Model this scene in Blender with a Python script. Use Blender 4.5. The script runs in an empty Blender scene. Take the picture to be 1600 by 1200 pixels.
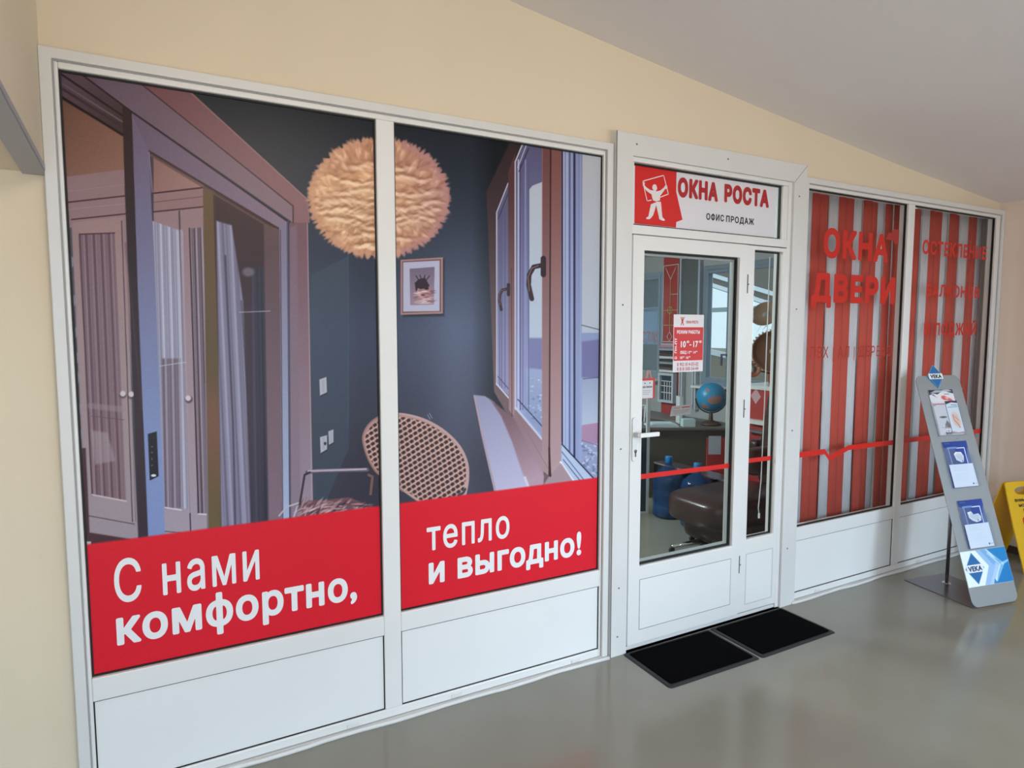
import bpy, bmesh, random
import numpy as np
from math import *
from mathutils import Matrix, Vector

S = bpy.context.scene
COL = S.collection

# ------------------------------------------------------------------ camera
F = 1000.4                      # focal length in pixels of the 1600 px wide frame
YAW, PITCH = radians(-28.213), radians(-4.674)
CAM = np.array([0.0, -2.5, 1.6219])
_cy, _sy, _cp, _sp = cos(YAW), sin(YAW), cos(PITCH), sin(PITCH)
ROT = np.array([[_cy, -_sy, 0], [_sy, _cy, 0], [0, 0, 1]]) @ np.array([[1, 0, 0], [0, _cp, -_sp], [0, _sp, _cp]])
cd = bpy.data.cameras.new('camera')
cd.sensor_width = 36
cd.lens = F / 1600 * 36
cd.clip_start = 0.02
cam = bpy.data.objects.new('camera', cd)
COL.objects.link(cam)
m = Matrix.Identity(4)
for i in range(3):
    m[i][0], m[i][1], m[i][2], m[i][3] = ROT[i, 0], ROT[i, 2], -ROT[i, 1], CAM[i]
cam.matrix_world = m
S.camera = cam

# ------------------------------------------------------------------ world, lights, exposure
W = bpy.data.worlds.new('overcast_sky')
S.world = W
W.use_nodes = True
_bg = W.node_tree.nodes['Background']
_bg.inputs[0].default_value = (0.74, 0.90, 1.0, 1)
_bg.inputs[1].default_value = 1.15

def area(name, loc, target, sx, sy, power, color):
    l = bpy.data.lights.new(name, 'AREA')
    l.shape = 'RECTANGLE'; l.size = sx; l.size_y = sy; l.energy = power; l.color = color
    o = bpy.data.objects.new(name, l)
    COL.objects.link(o)
    o.location = loc
    d = Vector(target) - Vector(loc)
    o.rotation_euler = d.to_track_quat('-Z', 'Y').to_euler()
    return o

area('daylight_sky_beyond_windows', (2.4, -11.0, 4.4), (2.4, 0, 1.6), 15.0, 5.6, 1600, (0.52, 0.77, 1.0))
area('added_stand_shadow_light', (5.1, -11.0, 2.9), (4.3, 0, 0.9), 1.6, 2.0, 330, (0.74, 0.88, 1.0))  # added concentrated light that gives the brochure stand its shadow
area('added_upward_fill', (1.6, -7.6, -0.7), (1.8, -1.0, 2.7), 12.0, 2.4, 520, (1.0, 0.91, 0.82))  # added warm fill from below, aimed up at ceiling and upper wall
area('daylight_side_window', (6.6, -2.6, 2.0), (0.0, -1.4, 0.9), 1.6, 1.8, 130, (0.80, 0.90, 1.0))
area('added_corridor_side_fill', (-5.8, -2.3, 1.3), (3.0, -1.6, 1.7), 3.4, 2.0, 30, (0.93, 0.95, 1.0))  # added fill from the left to brighten the right wall and stand
area('added_corridor_ceiling_fill', (0.8, -3.0, 2.95), (1.0, -2.4, 0.0), 1.2, 0.3, 52, (1.0, 0.86, 0.72))  # added warm fill from above, no such lamp in view
area('added_office_ceiling_fill', (1.2, 2.8, 2.78), (2.2, 2.4, 0.0), 1.2, 0.6, 165, (0.88, 1.0, 0.99))  # added fill to brighten the office interior from above

S.view_settings.view_transform = 'Standard'
S.view_settings.look = 'None'
S.view_settings.gamma = 1
S.view_settings.use_curve_mapping = False
S.view_settings.exposure = 0.0

# ------------------------------------------------------------------ helpers
def ray(x, y):
    return ROT @ np.array([(x - 800) / F, 1, -(y - 600) / F])
def onY(x, y, Y=0.0):
    d = ray(x, y); return CAM + d * (Y - CAM[1]) / d[1]
def onX(x, y, X):
    d = ray(x, y); return CAM + d * (X - CAM[0]) / d[0]
def onZ(x, y, Z=0.0):
    d = ray(x, y); return CAM + d * (Z - CAM[2]) / d[2]

def lin(c):
    c = np.asarray(c, float) / 255.0
    return np.where(c <= 0.04045, c / 12.92, ((c + 0.055) / 1.055) ** 2.4)

MATS = {}
def mat(name, rgb, rough=0.5, metal=0.0, spec=0.5, noise=0.0, nscale=8.0, bump=0.0, bscale=200.0, coat=0.0, emit=None, rgb2=None):
    if name in MATS: return MATS[name]
    mm = bpy.data.materials.new(name); mm.use_nodes = True
    nt = mm.node_tree; b = nt.nodes['Principled BSDF']
    c = lin(rgb)
    b.inputs['Base Color'].default_value = (*c, 1)
    b.inputs['Roughness'].default_value = rough
    b.inputs['Metallic'].default_value = metal
    b.inputs['Specular IOR Level'].default_value = spec
    b.inputs['Coat Weight'].default_value = coat
    if noise or bump:
        tc = nt.nodes.new('ShaderNodeTexCoord')
    if noise:
        n = nt.nodes.new('ShaderNodeTexNoise'); n.inputs['Scale'].default_value = nscale; n.inputs['Detail'].default_value = 6
        nt.links.new(tc.outputs['Object'], n.inputs['Vector'])
        r = nt.nodes.new('ShaderNodeValToRGB')
        lo = lin(rgb2) if rgb2 else c * (1 - noise)
        r.color_ramp.elements[0].position = 0.3; r.color_ramp.elements[0].color = (*lo, 1)
        r.color_ramp.elements[1].position = 0.7; r.color_ramp.elements[1].color = (*c, 1)
        nt.links.new(n.outputs['Fac'], r.inputs['Fac'])
        nt.links.new(r.outputs['Color'], b.inputs['Base Color'])
    if bump:
        n2 = nt.nodes.new('ShaderNodeTexNoise'); n2.inputs['Scale'].default_value = bscale; n2.inputs['Detail'].default_value = 3
        nt.links.new(tc.outputs['Object'], n2.inputs['Vector'])
        bp = nt.nodes.new('ShaderNodeBump'); bp.inputs['Strength'].default_value = bump; bp.inputs['Distance'].default_value = 0.002
        nt.links.new(n2.outputs['Fac'], bp.inputs['Height'])
        nt.links.new(bp.outputs['Normal'], b.inputs['Normal'])
    if emit:
        b.inputs['Emission Color'].default_value = (*lin(rgb), 1)
        b.inputs['Emission Strength'].default_value = emit
    MATS[name] = mm
    return mm

def glass_mat(name, tint=(1, 1, 1), refl=1.0, rough=0.0):
    mm = bpy.data.materials.new(name); mm.use_nodes = True
    nt = mm.node_tree; nt.nodes.clear()
    o = nt.nodes.new('ShaderNodeOutputMaterial'); t = nt.nodes.new('ShaderNodeBsdfTransparent'); g = nt.nodes.new('ShaderNodeBsdfGlossy')
    fr = nt.nodes.new('ShaderNodeFresnel'); mx = nt.nodes.new('ShaderNodeMixShader'); mu = nt.nodes.new('ShaderNodeMath')
    mu.operation = 'MULTIPLY'; mu.inputs[1].default_value = refl; fr.inputs['IOR'].default_value = 1.5
    t.inputs[0].default_value = (*tint, 1); g.inputs['Roughness'].default_value = rough
    ge = nt.nodes.new('ShaderNodeNewGeometry'); bf = nt.nodes.new('ShaderNodeMath'); bf.operation = 'SUBTRACT'; bf.inputs[0].default_value = 1.0
    m2 = nt.nodes.new('ShaderNodeMath'); m2.operation = 'MULTIPLY'
    nt.links.new(ge.outputs['Backfacing'], bf.inputs[1]); nt.links.new(mu.outputs[0], m2.inputs[0]); nt.links.new(bf.outputs[0], m2.inputs[1])
    nt.links.new(fr.outputs[0], mu.inputs[0]); nt.links.new(m2.outputs[0], mx.inputs[0])
    nt.links.new(t.outputs[0], mx.inputs[1]); nt.links.new(g.outputs[0], mx.inputs[2]); nt.links.new(mx.outputs[0], o.inputs[0])
    return mm

def art_mat(name, rough=0.35, spec=0.4):
    mm = bpy.data.materials.new(name); mm.use_nodes = True
    nt = mm.node_tree; b = nt.nodes['Principled BSDF']
    a = nt.nodes.new('ShaderNodeAttribute'); a.attribute_name = 'print'
    nt.links.new(a.outputs['Color'], b.inputs['Base Color'])
    b.inputs['Roughness'].default_value = rough; b.inputs['Specular IOR Level'].default_value = spec
    return mm

# colours
PVC = mat('white_pvc', (232, 232, 232), 0.28, noise=0.03, nscale=3)
PVC2 = mat('white_pvc_casing', (222, 222, 222), 0.35, noise=0.04, nscale=4)
PANELM = mat('white_sandwich_panel', (236, 237, 238), 0.3, noise=0.03, nscale=2)
GASKET = mat('black_rubber', (18, 18, 20), 0.6)
GAP = mat('grey_gap', (110, 110, 112), 0.7); GROOVE = mat('casing_groove_grey', (160, 160, 160), 0.6)
WALLM = mat('cream_plaster', (229, 215, 192), 0.85, noise=0.05, nscale=1.5, bump=0.25, bscale=260)
CEILM = mat('ceiling_paint', (232, 228, 228), 0.85, noise=0.04, nscale=1.2, bump=0.15, bscale=180)
RED = mat('red_vinyl', (214, 30, 24), 0.35)
REDDK = mat('dark_red_vinyl', (176, 30, 36), 0.4)
WHITEV = mat('white_vinyl', (236, 236, 240), 0.4)
BLACKV = mat('black_vinyl', (26, 26, 32), 0.4)
CHROME = mat('chrome', (200, 202, 205), 0.12, metal=1.0)
SATIN = mat('satin_silver', (206, 207, 208), 0.35, metal=0.3)

def link(o, parent=None):
    COL.objects.link(o)
    if parent is not None: o.parent = parent
    return o

def empty(name, loc, label=None, cat=None, group=None, kind=None, rz=0.0):
    o = bpy.data.objects.new(name, None)
    o.empty_display_size = 0.05
    COL.objects.link(o); o.location = loc; o.rotation_euler = (0, 0, rz)
    tag(o, label, cat, group, kind)
    return o

def tag(o, label=None, cat=None, group=None, kind=None):
    if label: o['label'] = label
    if cat: o['category'] = cat
    if group: o['group'] = group
    if kind: o['kind'] = kind
    return o

class MB:
    """collects shapes in world coordinates and builds ONE mesh object"""
    def __init__(s): s.v = []; s.f = []; s.m = []; s.mats = []
    def mi(s, mt):
        if mt not in s.mats: s.mats.append(mt)
        return s.mats.index(mt)
    def add(s, vs, fs, mt):
        n = len(s.v); s.v += [tuple(v) for v in vs]; k = s.mi(mt)
        for f in fs: s.f.append([n + i for i in f]); s.m.append(k)
    def box(s, a, b, mt, M=None):
        x0, y0, z0 = a; x1, y1, z1 = b
        vs = [(x0, y0, z0), (x1, y0, z0), (x1, y1, z0), (x0, y1, z0), (x0, y0, z1), (x1, y0, z1), (x1, y1, z1), (x0, y1, z1)]
        if M is not None: vs = [tuple(M @ Vector(v)) for v in vs]
        s.add(vs, [(0, 3, 2, 1), (4, 5, 6, 7), (0, 1, 5, 4), (1, 2, 6, 5), (2, 3, 7, 6), (3, 0, 4, 7)], mt)
    def frame(s, x0, x1, z0, z1, w, y0, y1, mt, wb=None, wl=None, wr=None, wt=None):
        """mitred rectangular frame in the facade plane"""
        wb = w if wb is None else wb; wl = w if wl is None else wl; wr = w if wr is None else wr; wt = w if wt is None else wt
        o = [(x0, z0), (x1, z0), (x1, z1), (x0, z1)]
        i = [(x0 + wl, z0 + wb), (x1 - wr, z0 + wb), (x1 - wr, z1 - wt), (x0 + wl, z1 - wt)]
        vs = [(p[0], y0, p[1]) for p in o + i] + [(p[0], y1, p[1]) for p in o + i]
        fs = []
        for k in range(4):
            j = (k + 1) % 4
            fs += [(k, j, 4 + j, 4 + k), (8 + k, 12 + k, 12 + j, 8 + j), (k, 8 + k, 8 + j, j), (4 + k, 4 + j, 12 + j, 12 + k)]
        s.add(vs, fs, mt)
    def prism(s, pts, d, mt):
        """pts: 3-D polygon; d: extrusion vector"""
        n = len(pts); d = Vector(d)
        vs = [Vector(p) for p in pts] + [Vector(p) + d for p in pts]
        fs = [tuple(range(n))[::-1], tuple(range(n, 2 * n))] + [(k, (k + 1) % n, n + (k + 1) % n, n + k) for k in range(n)]
        s.add(vs, fs, mt)
    def tube(s, pts, r, mt, seg=12, cap=True):
        pts = [Vector(p) for p in pts]; rs = r if isinstance(r, (list, tuple)) else [r] * len(pts)
        vs = []; fs = []; up = None
        for k, p in enumerate(pts):
            t = (pts[min(k + 1, len(pts) - 1)] - pts[max(k - 1, 0)]).normalized()
            if up is None:
                up = Vector((0, 0, 1)) if abs(t.z) < 0.9 else Vector((1, 0, 0))
            a = t.cross(up).normalized(); b = a.cross(t).normalized(); up = b
            for q in range(seg):
                an = 2 * pi * q / seg
                vs.append(p + a * (rs[k] * cos(an)) + b * (rs[k] * sin(an)))
        for k in range(len(pts) - 1):
            for q in range(seg):
                q2 = (q + 1) % seg
                fs.append((k * seg + q, k * seg + q2, (k + 1) * seg + q2, (k + 1) * seg + q))
        if cap: fs += [tuple(range(seg))[::-1], tuple((len(pts) - 1) * seg + q for q in range(seg))]
        s.add(vs, fs, mt)
    def lathe(s, c, prof, mt, seg=28, axis='z', tilt=None):
        vs = []; fs = []
        M = tilt if tilt is not None else Matrix.Identity(3)
        for r, z in prof:
            for q in range(seg):
                an = 2 * pi * q / seg
                vs.append(Vector(c) + M @ Vector((r * cos(an), r * sin(an), z)))
        for k in range(len(prof) - 1):
            for q in range(seg):
                q2 = (q + 1) % seg
                fs.append((k * seg + q, k * seg + q2, (k + 1) * seg + q2, (k + 1) * seg + q))
        fs += [tuple(range(seg))[::-1], tuple((len(prof) - 1) * seg + q for q in range(seg))]
        s.add(vs, fs, mt)
    def build(s, name, parent=None, origin=None, bevel=0.0, smooth=False, seg=2, sub=0):
        me = bpy.data.meshes.new(name)
        if origin is None:
            origin = tuple(parent.location) if parent is not None else (0, 0, 0)
        vs = [Vector(v) for v in s.v]
        if parent is not None:
            inv = parent_matrix(parent).inverted(); vs = [inv @ v for v in vs]
        else:
            vs = [v - Vector(origin) for v in vs]
        me.from_pydata([tuple(v) for v in vs], [], s.f)
        for mt in s.mats: me.materials.append(mt)
        me.polygons.foreach_set('material_index', s.m)
        if smooth: me.polygons.foreach_set('use_smooth', [True] * len(s.f))
        me.update()
        bm = bmesh.new(); bm.from_mesh(me); bmesh.ops.recalc_face_normals(bm, faces=bm.faces); bm.to_mesh(me); bm.free()
        o = bpy.data.objects.new(name, me)
        link(o, parent)
        if parent is None: o.location = origin
        if bevel:
            b = o.modifiers.new('bevel', 'BEVEL'); b.width = bevel; b.segments = seg; b.limit_method = 'ANGLE'; b.angle_limit = radians(40)
        if sub:
            b = o.modifiers.new('sub', 'SUBSURF'); b.levels = sub; b.render_levels = sub
        return o

def parent_matrix(p):
    mm = Matrix.Identity(4)
    while p is not None:
        mm = p.matrix_basis @ mm
        p = p.parent
    return mm

# flat lettering --------------------------------------------------------------
def _splines(body, space):
    from mathutils.geometry import interpolate_bezier
    cu = bpy.data.curves.new('t', 'FONT'); cu.body = body; cu.space_character = space
    o = bpy.data.objects.new('t', cu); COL.objects.link(o)
    bpy.context.view_layer.update()
    for q in bpy.context.view_layer.objects: q.select_set(q == o)
    bpy.context.view_layer.objects.active = o
    bpy.ops.object.convert(target='CURVE')
    out = []
    for sp in o.data.splines:
        B = sp.bezier_points; pts = []
        for k in range(len(B)):
            p, q = B[k], B[(k + 1) % len(B)]
            pts += [(v.x, v.y) for v in interpolate_bezier(p.co, p.handle_right, q.handle_left, q.co, 6)[:-1]]
        out.append(np.array(pts))
    c = o.data; bpy.data.objects.remove(o); bpy.data.curves.remove(c)
    return out
_GC = {}
def _glyph(ch, bold, step):
    """one filled letter as cells cut along its outline, thickened by bold"""
    key = (ch, round(bold, 4), step)
    if key in _GC: return _GC[key]
    sp = _splines(ch, 1.0)
    allp = np.vstack(sp); bold = max(bold, 0.003); pad = bold + 2 * step
    xs_ = np.arange(allp[:, 0].min() - pad, allp[:, 0].max() + pad + step, step); ys_ = np.arange(allp[:, 1].min() - pad, allp[:, 1].max() + pad + step, step)
    X, Y = np.meshgrid(xs_, ys_); wn = np.zeros(X.shape, int); d2 = np.full(X.shape, 1e9)
    for p in sp:
        for k in range(len(p)):
            (ax, ay), (bx, by) = p[k - 1], p[k]
            cr = (bx - ax) * (Y - ay) - (X - ax) * (by - ay)
            wn += ((ay <= Y) & (by > Y) & (cr > 0)).astype(int) - ((ay > Y) & (by <= Y) & (cr < 0)).astype(int)
            dx, dy = bx - ax, by - ay; t = np.clip(((X - ax) * dx + (Y - ay) * dy) / (dx * dx + dy * dy + 1e-12), 0, 1)
            d2 = np.minimum(d2, (X - ax - t * dx) ** 2 + (Y - ay - t * dy) ** 2)
    d = np.sqrt(d2); f_ = np.where(wn != 0, -d, d) - bold
    vs = []; fs = []
    def emit(poly):
        n = len(vs); vs.extend(poly); fs.append(tuple(range(n, n + len(poly))))
    for j in range(len(ys_) - 1):
        run = None
        for i in range(len(xs_) - 1):
            c = (f_[j, i], f_[j, i + 1], f_[j + 1, i + 1], f_[j + 1, i])
            if max(c) <= 0:
                if run is None: run = i
                continue
            if run is not None:
                emit([(xs_[run], ys_[j]), (xs_[i], ys_[j]), (xs_[i], ys_[j + 1]), (xs_[run], ys_[j + 1])]); run = None
            if min(c) > 0: continue
            q = [(xs_[i], ys_[j]), (xs_[i + 1], ys_[j]), (xs_[i + 1], ys_[j + 1]), (xs_[i], ys_[j + 1])]; poly = []
            for k in range(4):
                a_, b_ = c[k], c[(k + 1) % 4]; P_, Q_ = q[k], q[(k + 1) % 4]
                if a_ <= 0: poly.append(P_)
                if (a_ <= 0) != (b_ <= 0):
                    t = a_ / (a_ - b_); poly.append((P_[0] + (Q_[0] - P_[0]) * t, P_[1] + (Q_[1] - P_[1]) * t))
            if len(poly) > 2: emit(poly)
        if run is not None: emit([(xs_[run], ys_[j]), (xs_[-1], ys_[j]), (xs_[-1], ys_[j + 1]), (xs_[run], ys_[j + 1])])
    _GC[key] = (vs, fs, sp[0][0][0], len(sp)); return _GC[key]

def glyphs(body, bold, space, step=0.02):
    whole = _splines(body, space); co = []; fs = []; si = 0
    for ch in body:
        if ch == ' ': continue
        vs, f1, x_first, ns = _glyph(ch, bold, step)
        off = whole[si][0][0] - x_first; si += ns
        n = len(co); co += [(x + off, y) for x, y in vs]; fs += [tuple(n + i_ for i_ in q) for q in f1]
    return np.array(co), fs

def text(body, mt, p0, p1, up, h, bold=0.0, space=1.0, nrm=None, mb=None, cap=0.727, thick=0.0004):
    """write body from p0 (left end of baseline) to p1 (right end); h = capital height"""
    co, fs = glyphs(body, bold, space, 0.05 if h < 0.025 else 0.02)
    x0, x1 = co[:, 0].min(), co[:, 0].max()
    p0 = Vector(p0); p1 = Vector(p1); u = p1 - p0; up = Vector(up).normalized()
    n = u.cross(up).normalized() if nrm is None else Vector(nrm)  # towards the reader
    k = h / (cap + 2 * bold)
    vs = [p0 + u * float((c[0] - x0) / (x1 - x0)) + up * float((c[1] + bold) * k) + n * thick for c in co]
    if mb is None: mb = MB()
    mb.add(vs, fs, mt)
    return mb

def textY(body, mt, a, b, h, Y, bold=0.0, space=1.0, mb=None, level=True):
    """text on a plane facing the corridor between two measured points"""
    p0 = onY(*a, Y); p1 = onY(*b, Y)
    if level: z = (p0[2] + p1[2]) / 2; p0[2] = z; p1[2] = z
    return text(body, mt, p0, p1, (0, 0, 1), h, bold, space, nrm=(0, -1, 0), mb=mb)

# painted print: a fine grid carrying a colour attribute ------------------------
class Paint:
    def __init__(s, px, py, base): s.x = px; s.y = py; s.c = np.tile(np.array(base, float), (len(px), 1))
    def sel(s, x0, y0, x1, y1):
        return np.nonzero((s.x > x0) & (s.x < x1) & (s.y > y0) & (s.y < y1))[0]
    def blend(s, idx, al, col):
        if callable(col): cc = col(s.x[idx], s.y[idx])
        else: cc = np.array(col, float)[None, :]
        s.c[idx] = s.c[idx] * (1 - al[:, None]) + cc * al[:, None]
    def poly(s, pts, col, soft=1.0, op=1.0):
        P = np.array(pts, float); e = soft
        idx = s.sel(P[:, 0].min() - e, P[:, 1].min() - e, P[:, 0].max() + e, P[:, 1].max() + e)
        if len(idx) == 0: return
        x = s.x[idx]; y = s.y[idx]; ins = np.zeros(len(idx), bool); dm = np.full(len(idx), 1e9)
        n = len(P)
        for k in range(n):
            ax, ay = P[k]; bx, by = P[(k + 1) % n]
            if ay != by:
                cnd = ((ay > y) != (by > y)) & (x < (bx - ax) * (y - ay) / (by - ay) + ax); ins ^= cnd
            dx, dy = bx - ax, by - ay; L = dx * dx + dy * dy + 1e-9
            t = np.clip(((x - ax) * dx + (y - ay) * dy) / L, 0, 1)
            dm = np.minimum(dm, (x - ax - t * dx) ** 2 + (y - ay - t * dy) ** 2)
        d = np.sqrt(dm); sd = np.where(ins, -d, d)
        al = np.clip(0.5 - sd / soft, 0, 1) * op
        k = al > 0; s.blend(idx[k], al[k], col)
    def line(s, pts, w, col, op=1.0, soft=1.0):
        P = np.array(pts, float); e = w + soft
        idx = s.sel(P[:, 0].min() - e, P[:, 1].min() - e, P[:, 0].max() + e, P[:, 1].max() + e)
        if len(idx) == 0: return
        x = s.x[idx]; y = s.y[idx]; dm = np.full(len(idx), 1e9)
        for k in range(len(P) - 1):
            ax, ay = P[k]; bx, by = P[k + 1]; dx, dy = bx - ax, by - ay; L = dx * dx + dy * dy + 1e-9
            t = np.clip(((x - ax) * dx + (y - ay) * dy) / L, 0, 1)
            dm = np.minimum(dm, (x - ax - t * dx) ** 2 + (y - ay - t * dy) ** 2)
        al = np.clip(0.5 - (np.sqrt(dm) - w / 2) / soft, 0, 1) * op
        k = al > 0; s.blend(idx[k], al[k], col)
    def disc(s, cx, cy, rx, ry, col, ang=0.0, op=1.0, soft=1.0):
        r = max(rx, ry) + soft
        idx = s.sel(cx - r, cy - r, cx + r, cy + r)
        if len(idx) == 0: return
        x = s.x[idx] - cx; y = s.y[idx] - cy; ca, sa = cos(ang), sin(ang)
        u = (x * ca + y * sa) / rx; v = (-x * sa + y * ca) / ry
        d = (np.sqrt(u * u + v * v) - 1) * min(rx, ry)
        al = np.clip(0.5 - d / soft, 0, 1) * op
        k = al > 0; s.blend(idx[k], al[k], col)

def g2(p0, c0, p1, c1):
    p0 = np.array(p0, float); p1 = np.array(p1, float); c0 = np.array(c0, float); c1 = np.array(c1, float); d = p1 - p0
    def f(x, y):
        t = np.clip(((x - p0[0]) * d[0] + (y - p0[1]) * d[1]) / (d @ d), 0, 1)[:, None]
        return c0 * (1 - t) + c1 * t
    return f
def idw(pl, pw=2.0):
    def f(x, y):
        n = np.zeros((len(x), 3)); w_ = np.zeros(len(x))
        for (a, b), c in pl:
            w = 1.0 / (((x - a) ** 2 + (y - b) ** 2 + 30) ** (pw / 2)); n += w[:, None] * np.array(c, float); w_ += w
        return n / w_[:, None]
    return f
def folds(c0, c1, x0, freq, slope=0.0, seed=0, dark=None):
    rs = random.Random(seed); ph = [rs.uniform(0, 6.28) for _ in range(4)]
    c0 = np.array(c0, float); c1 = np.array(c1, float)
    def f(x, y):
        u = (x - x0) - slope * y
        t = 0.5 + 0.26 * np.sin(u * freq + ph[0]) + 0.2 * np.sin(u * freq * 1.9 + ph[1] + y * 0.004) + 0.14 * np.sin(u * freq * 3.7 + ph[2])
        t = np.clip(t, 0, 1)[:, None]
        return c0 * (1 - t) + c1 * t
    return f

def grid_obj(name, o, u, v, w, h, res, paint_fn, mt, parent, base=(128, 128, 128), gain=0.97, toscreen=None):
    """flat printed sheet: origin o, unit axes u and v, size w x h (metres), vertices every res metres"""
    nx = max(2, int(w / res) + 1); ny = max(2, int(h / res) + 1)
    uu = np.linspace(0, w, nx); vv = np.linspace(0, h, ny)
    U, Vv = np.meshgrid(uu, vv)
    o = np.array(o, float); u = np.array(u, float); v = np.array(v, float)
    co = o + U.reshape(-1, 1) * u + Vv.reshape(-1, 1) * v
    if toscreen is None: px, py = U.ravel(), Vv.ravel()
    else: px, py = toscreen(co)
    P = Paint(px, py, base); paint_fn(P, U.ravel(), Vv.ravel())
    if toscreen is warp_points: P.c += np.random.RandomState(7).normal(0, 2.2, (len(P.c), 1))
    me = bpy.data.meshes.new(name)
    inv = np.array(parent_matrix(parent).inverted()) if parent is not None else np.eye(4)
    lc = co @ inv[:3, :3].T + inv[:3, 3]
    me.vertices.add(nx * ny); me.vertices.foreach_set('co', lc.ravel())
    i = (np.arange(ny - 1)[:, None] * nx + np.arange(nx - 1)[None, :]).ravel()
    q = np.stack([i, i + 1, i + nx + 1, i + nx], 1).ravel()
    nf = (nx - 1) * (ny - 1)
    me.loops.add(nf * 4); me.loops.foreach_set('vertex_index', q)
    me.polygons.add(nf); me.polygons.foreach_set('loop_start', np.arange(nf) * 4)
    me.update(calc_edges=True)
    at = me.attributes.new('print', 'FLOAT_COLOR', 'POINT')
    c = np.clip(lin(np.clip(P.c, 0, 255)) / gain, 0, 0.95)
    at.data.foreach_set('color', np.hstack([c, np.ones((len(c), 1))]).ravel())
    me.materials.append(mt)
    ob = bpy.data.objects.new(name, me); link(ob, parent)
    return ob

def warp_points(co):
    """where a facade point sits in the measured artwork of the two big posters"""
    c = (co - CAM) @ ROT
    return 800 + F * c[:, 0] / c[:, 1], 600 - F * c[:, 2] / c[:, 1]

#%%STRUCTURE
XL, XR = -0.3185, 5.41            # bulkhead face and outer side wall
YB = -4.6                       # corridor's far wall
def ceil_z(x):
    t = [(-6, 3.9), (0, 3.2), (1.357, 3.026), (2.005, 2.94), (2.916, 2.826), (4.087, 2.688), (5.41, 2.556), (5.8, 2.52)]
    for (a, za), (b, zb) in zip(t, t[1:]):
        if x <= b: return za + (zb - za) * (x - a) / (b - a)
    return t[-1][1]

def structure(mb, name, **k):
    o = mb.build(name, **k); o['kind'] = 'structure'; return o

# floor
fm = bpy.data.materials.new('polished_floor'); fm.use_nodes = True
nt = fm.node_tree; b = nt.nodes['Principled BSDF']
tc = nt.nodes.new('ShaderNodeTexCoord'); n = nt.nodes.new('ShaderNodeTexNoise'); n.inputs['Scale'].default_value = 1.6; n.inputs['Detail'].default_value = 8
n2 = nt.nodes.new('ShaderNodeTexNoise'); n2.inputs['Scale'].default_value = 160; n2.inputs['Detail'].default_value = 2
mp = nt.nodes.new('ShaderNodeMapping'); mp.inputs['Scale'].default_value = (1, 1, 1)
r = nt.nodes.new('ShaderNodeValToRGB'); r.color_ramp.elements[0].position = 0.3; r.color_ramp.elements[1].position = 0.75
r.color_ramp.elements[0].color = (*lin((131, 129, 118)), 1); r.color_ramp.elements[1].color = (*lin((142, 141, 132)), 1)
nt.links.new(tc.outputs['Object'], n.inputs['Vector']); nt.links.new(n.outputs['Fac'], r.inputs['Fac']); nt.links.new(r.outputs[0], b.inputs['Base Color'])
nt.links.new(tc.outputs['Object'], n2.inputs['Vector'])
bp = nt.nodes.new('ShaderNodeBump'); bp.inputs['Strength'].default_value = 0.05; bp.inputs['Distance'].default_value = 0.001
nt.links.new(n2.outputs['Fac'], bp.inputs['Height']); nt.links.new(bp.outputs[0], b.inputs['Normal'])
b.inputs['Roughness'].default_value = 0.16; b.inputs['Specular IOR Level'].default_value = 0.5
FLOORM = fm
f = MB(); f.box((-6, YB - 0.1, -0.12), (XR, 5.3, 0), FLOORM); structure(f, 'floor')

# ceiling, following its slight bend
f = MB(); xs = [-6, 0, 1.357, 2.005, 2.916, 4.087, XR + 0.12]
for a, b_ in zip(xs, xs[1:]):
    f.add([(a, YB - 0.1, ceil_z(a)), (b_, YB - 0.1, ceil_z(b_)), (b_, 5.3, ceil_z(b_)), (a, 5.3, ceil_z(a)),
           (a, YB - 0.1, ceil_z(a) + 0.1), (b_, YB - 0.1, ceil_z(b_) + 0.1), (b_, 5.3, ceil_z(b_) + 0.1), (a, 5.3, ceil_z(a) + 0.1)],
          [(0, 1, 2, 3), (4, 7, 6, 5), (0, 4, 5, 1), (3, 2, 6, 7), (0, 3, 7, 4), (1, 5, 6, 2)], CEILM)
structure(f, 'ceiling')

# facade wall: everything around the glazed shopfront
f = MB()
def strip(x0, x1, z0, z1=None):
    zt = (lambda x: ceil_z(x) + 0.03) if z1 is None else (lambda x: z1)
    f.prism([(x0, 0.02, z0), (x1, 0.02, z0), (x1, 0.02, zt(x1)), (x0, 0.02, zt(x0))], (0, 0.14, 0), WALLM)
strip(-6, -0.31, -0.01)
for a, b_ in zip([-0.31, 0, 1.357, 1.89, 2.916, 3.21, 4.087], [0, 1.357, 1.89, 2.916, 3.21, 4.087, XR]):
    strip(a, b_, 2.545 if 1.89 <= a < 3.2 else 2.49)
structure(f, 'wall_front')
# small steps beside the glazing are covered by the casings

# bulkhead at the left with its slightly rising lower edge
f = MB()
f.prism([(XL, 0.02, 2.12), (XL, -4.6, 2.58), (XL, -4.6, 3.4), (XL, 0.02, 3.4)], (-3.0, 0, 0), WALLM)
bulk = structure(f, 'wall_left')
g = MB(); BEAD = mat('grey_corner_bead', (170, 168, 172), 0.5)
g.prism([(XL + 0.003, 0.018, 2.118), (XL + 0.003, -4.6, 2.578), (XL + 0.003, -4.6, 2.596), (XL + 0.003, 0.018, 2.136)], (-0.02, 0, 0), BEAD)
g.prism([(XL - 0.0, 0.018, 2.112), (XL - 0.0, -4.6, 2.572), (XL - 0.06, -4.6, 2.572), (XL - 0.06, 0.018, 2.112)], (0, 0, 0.02), BEAD)
structure(g, 'trim_1')

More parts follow.
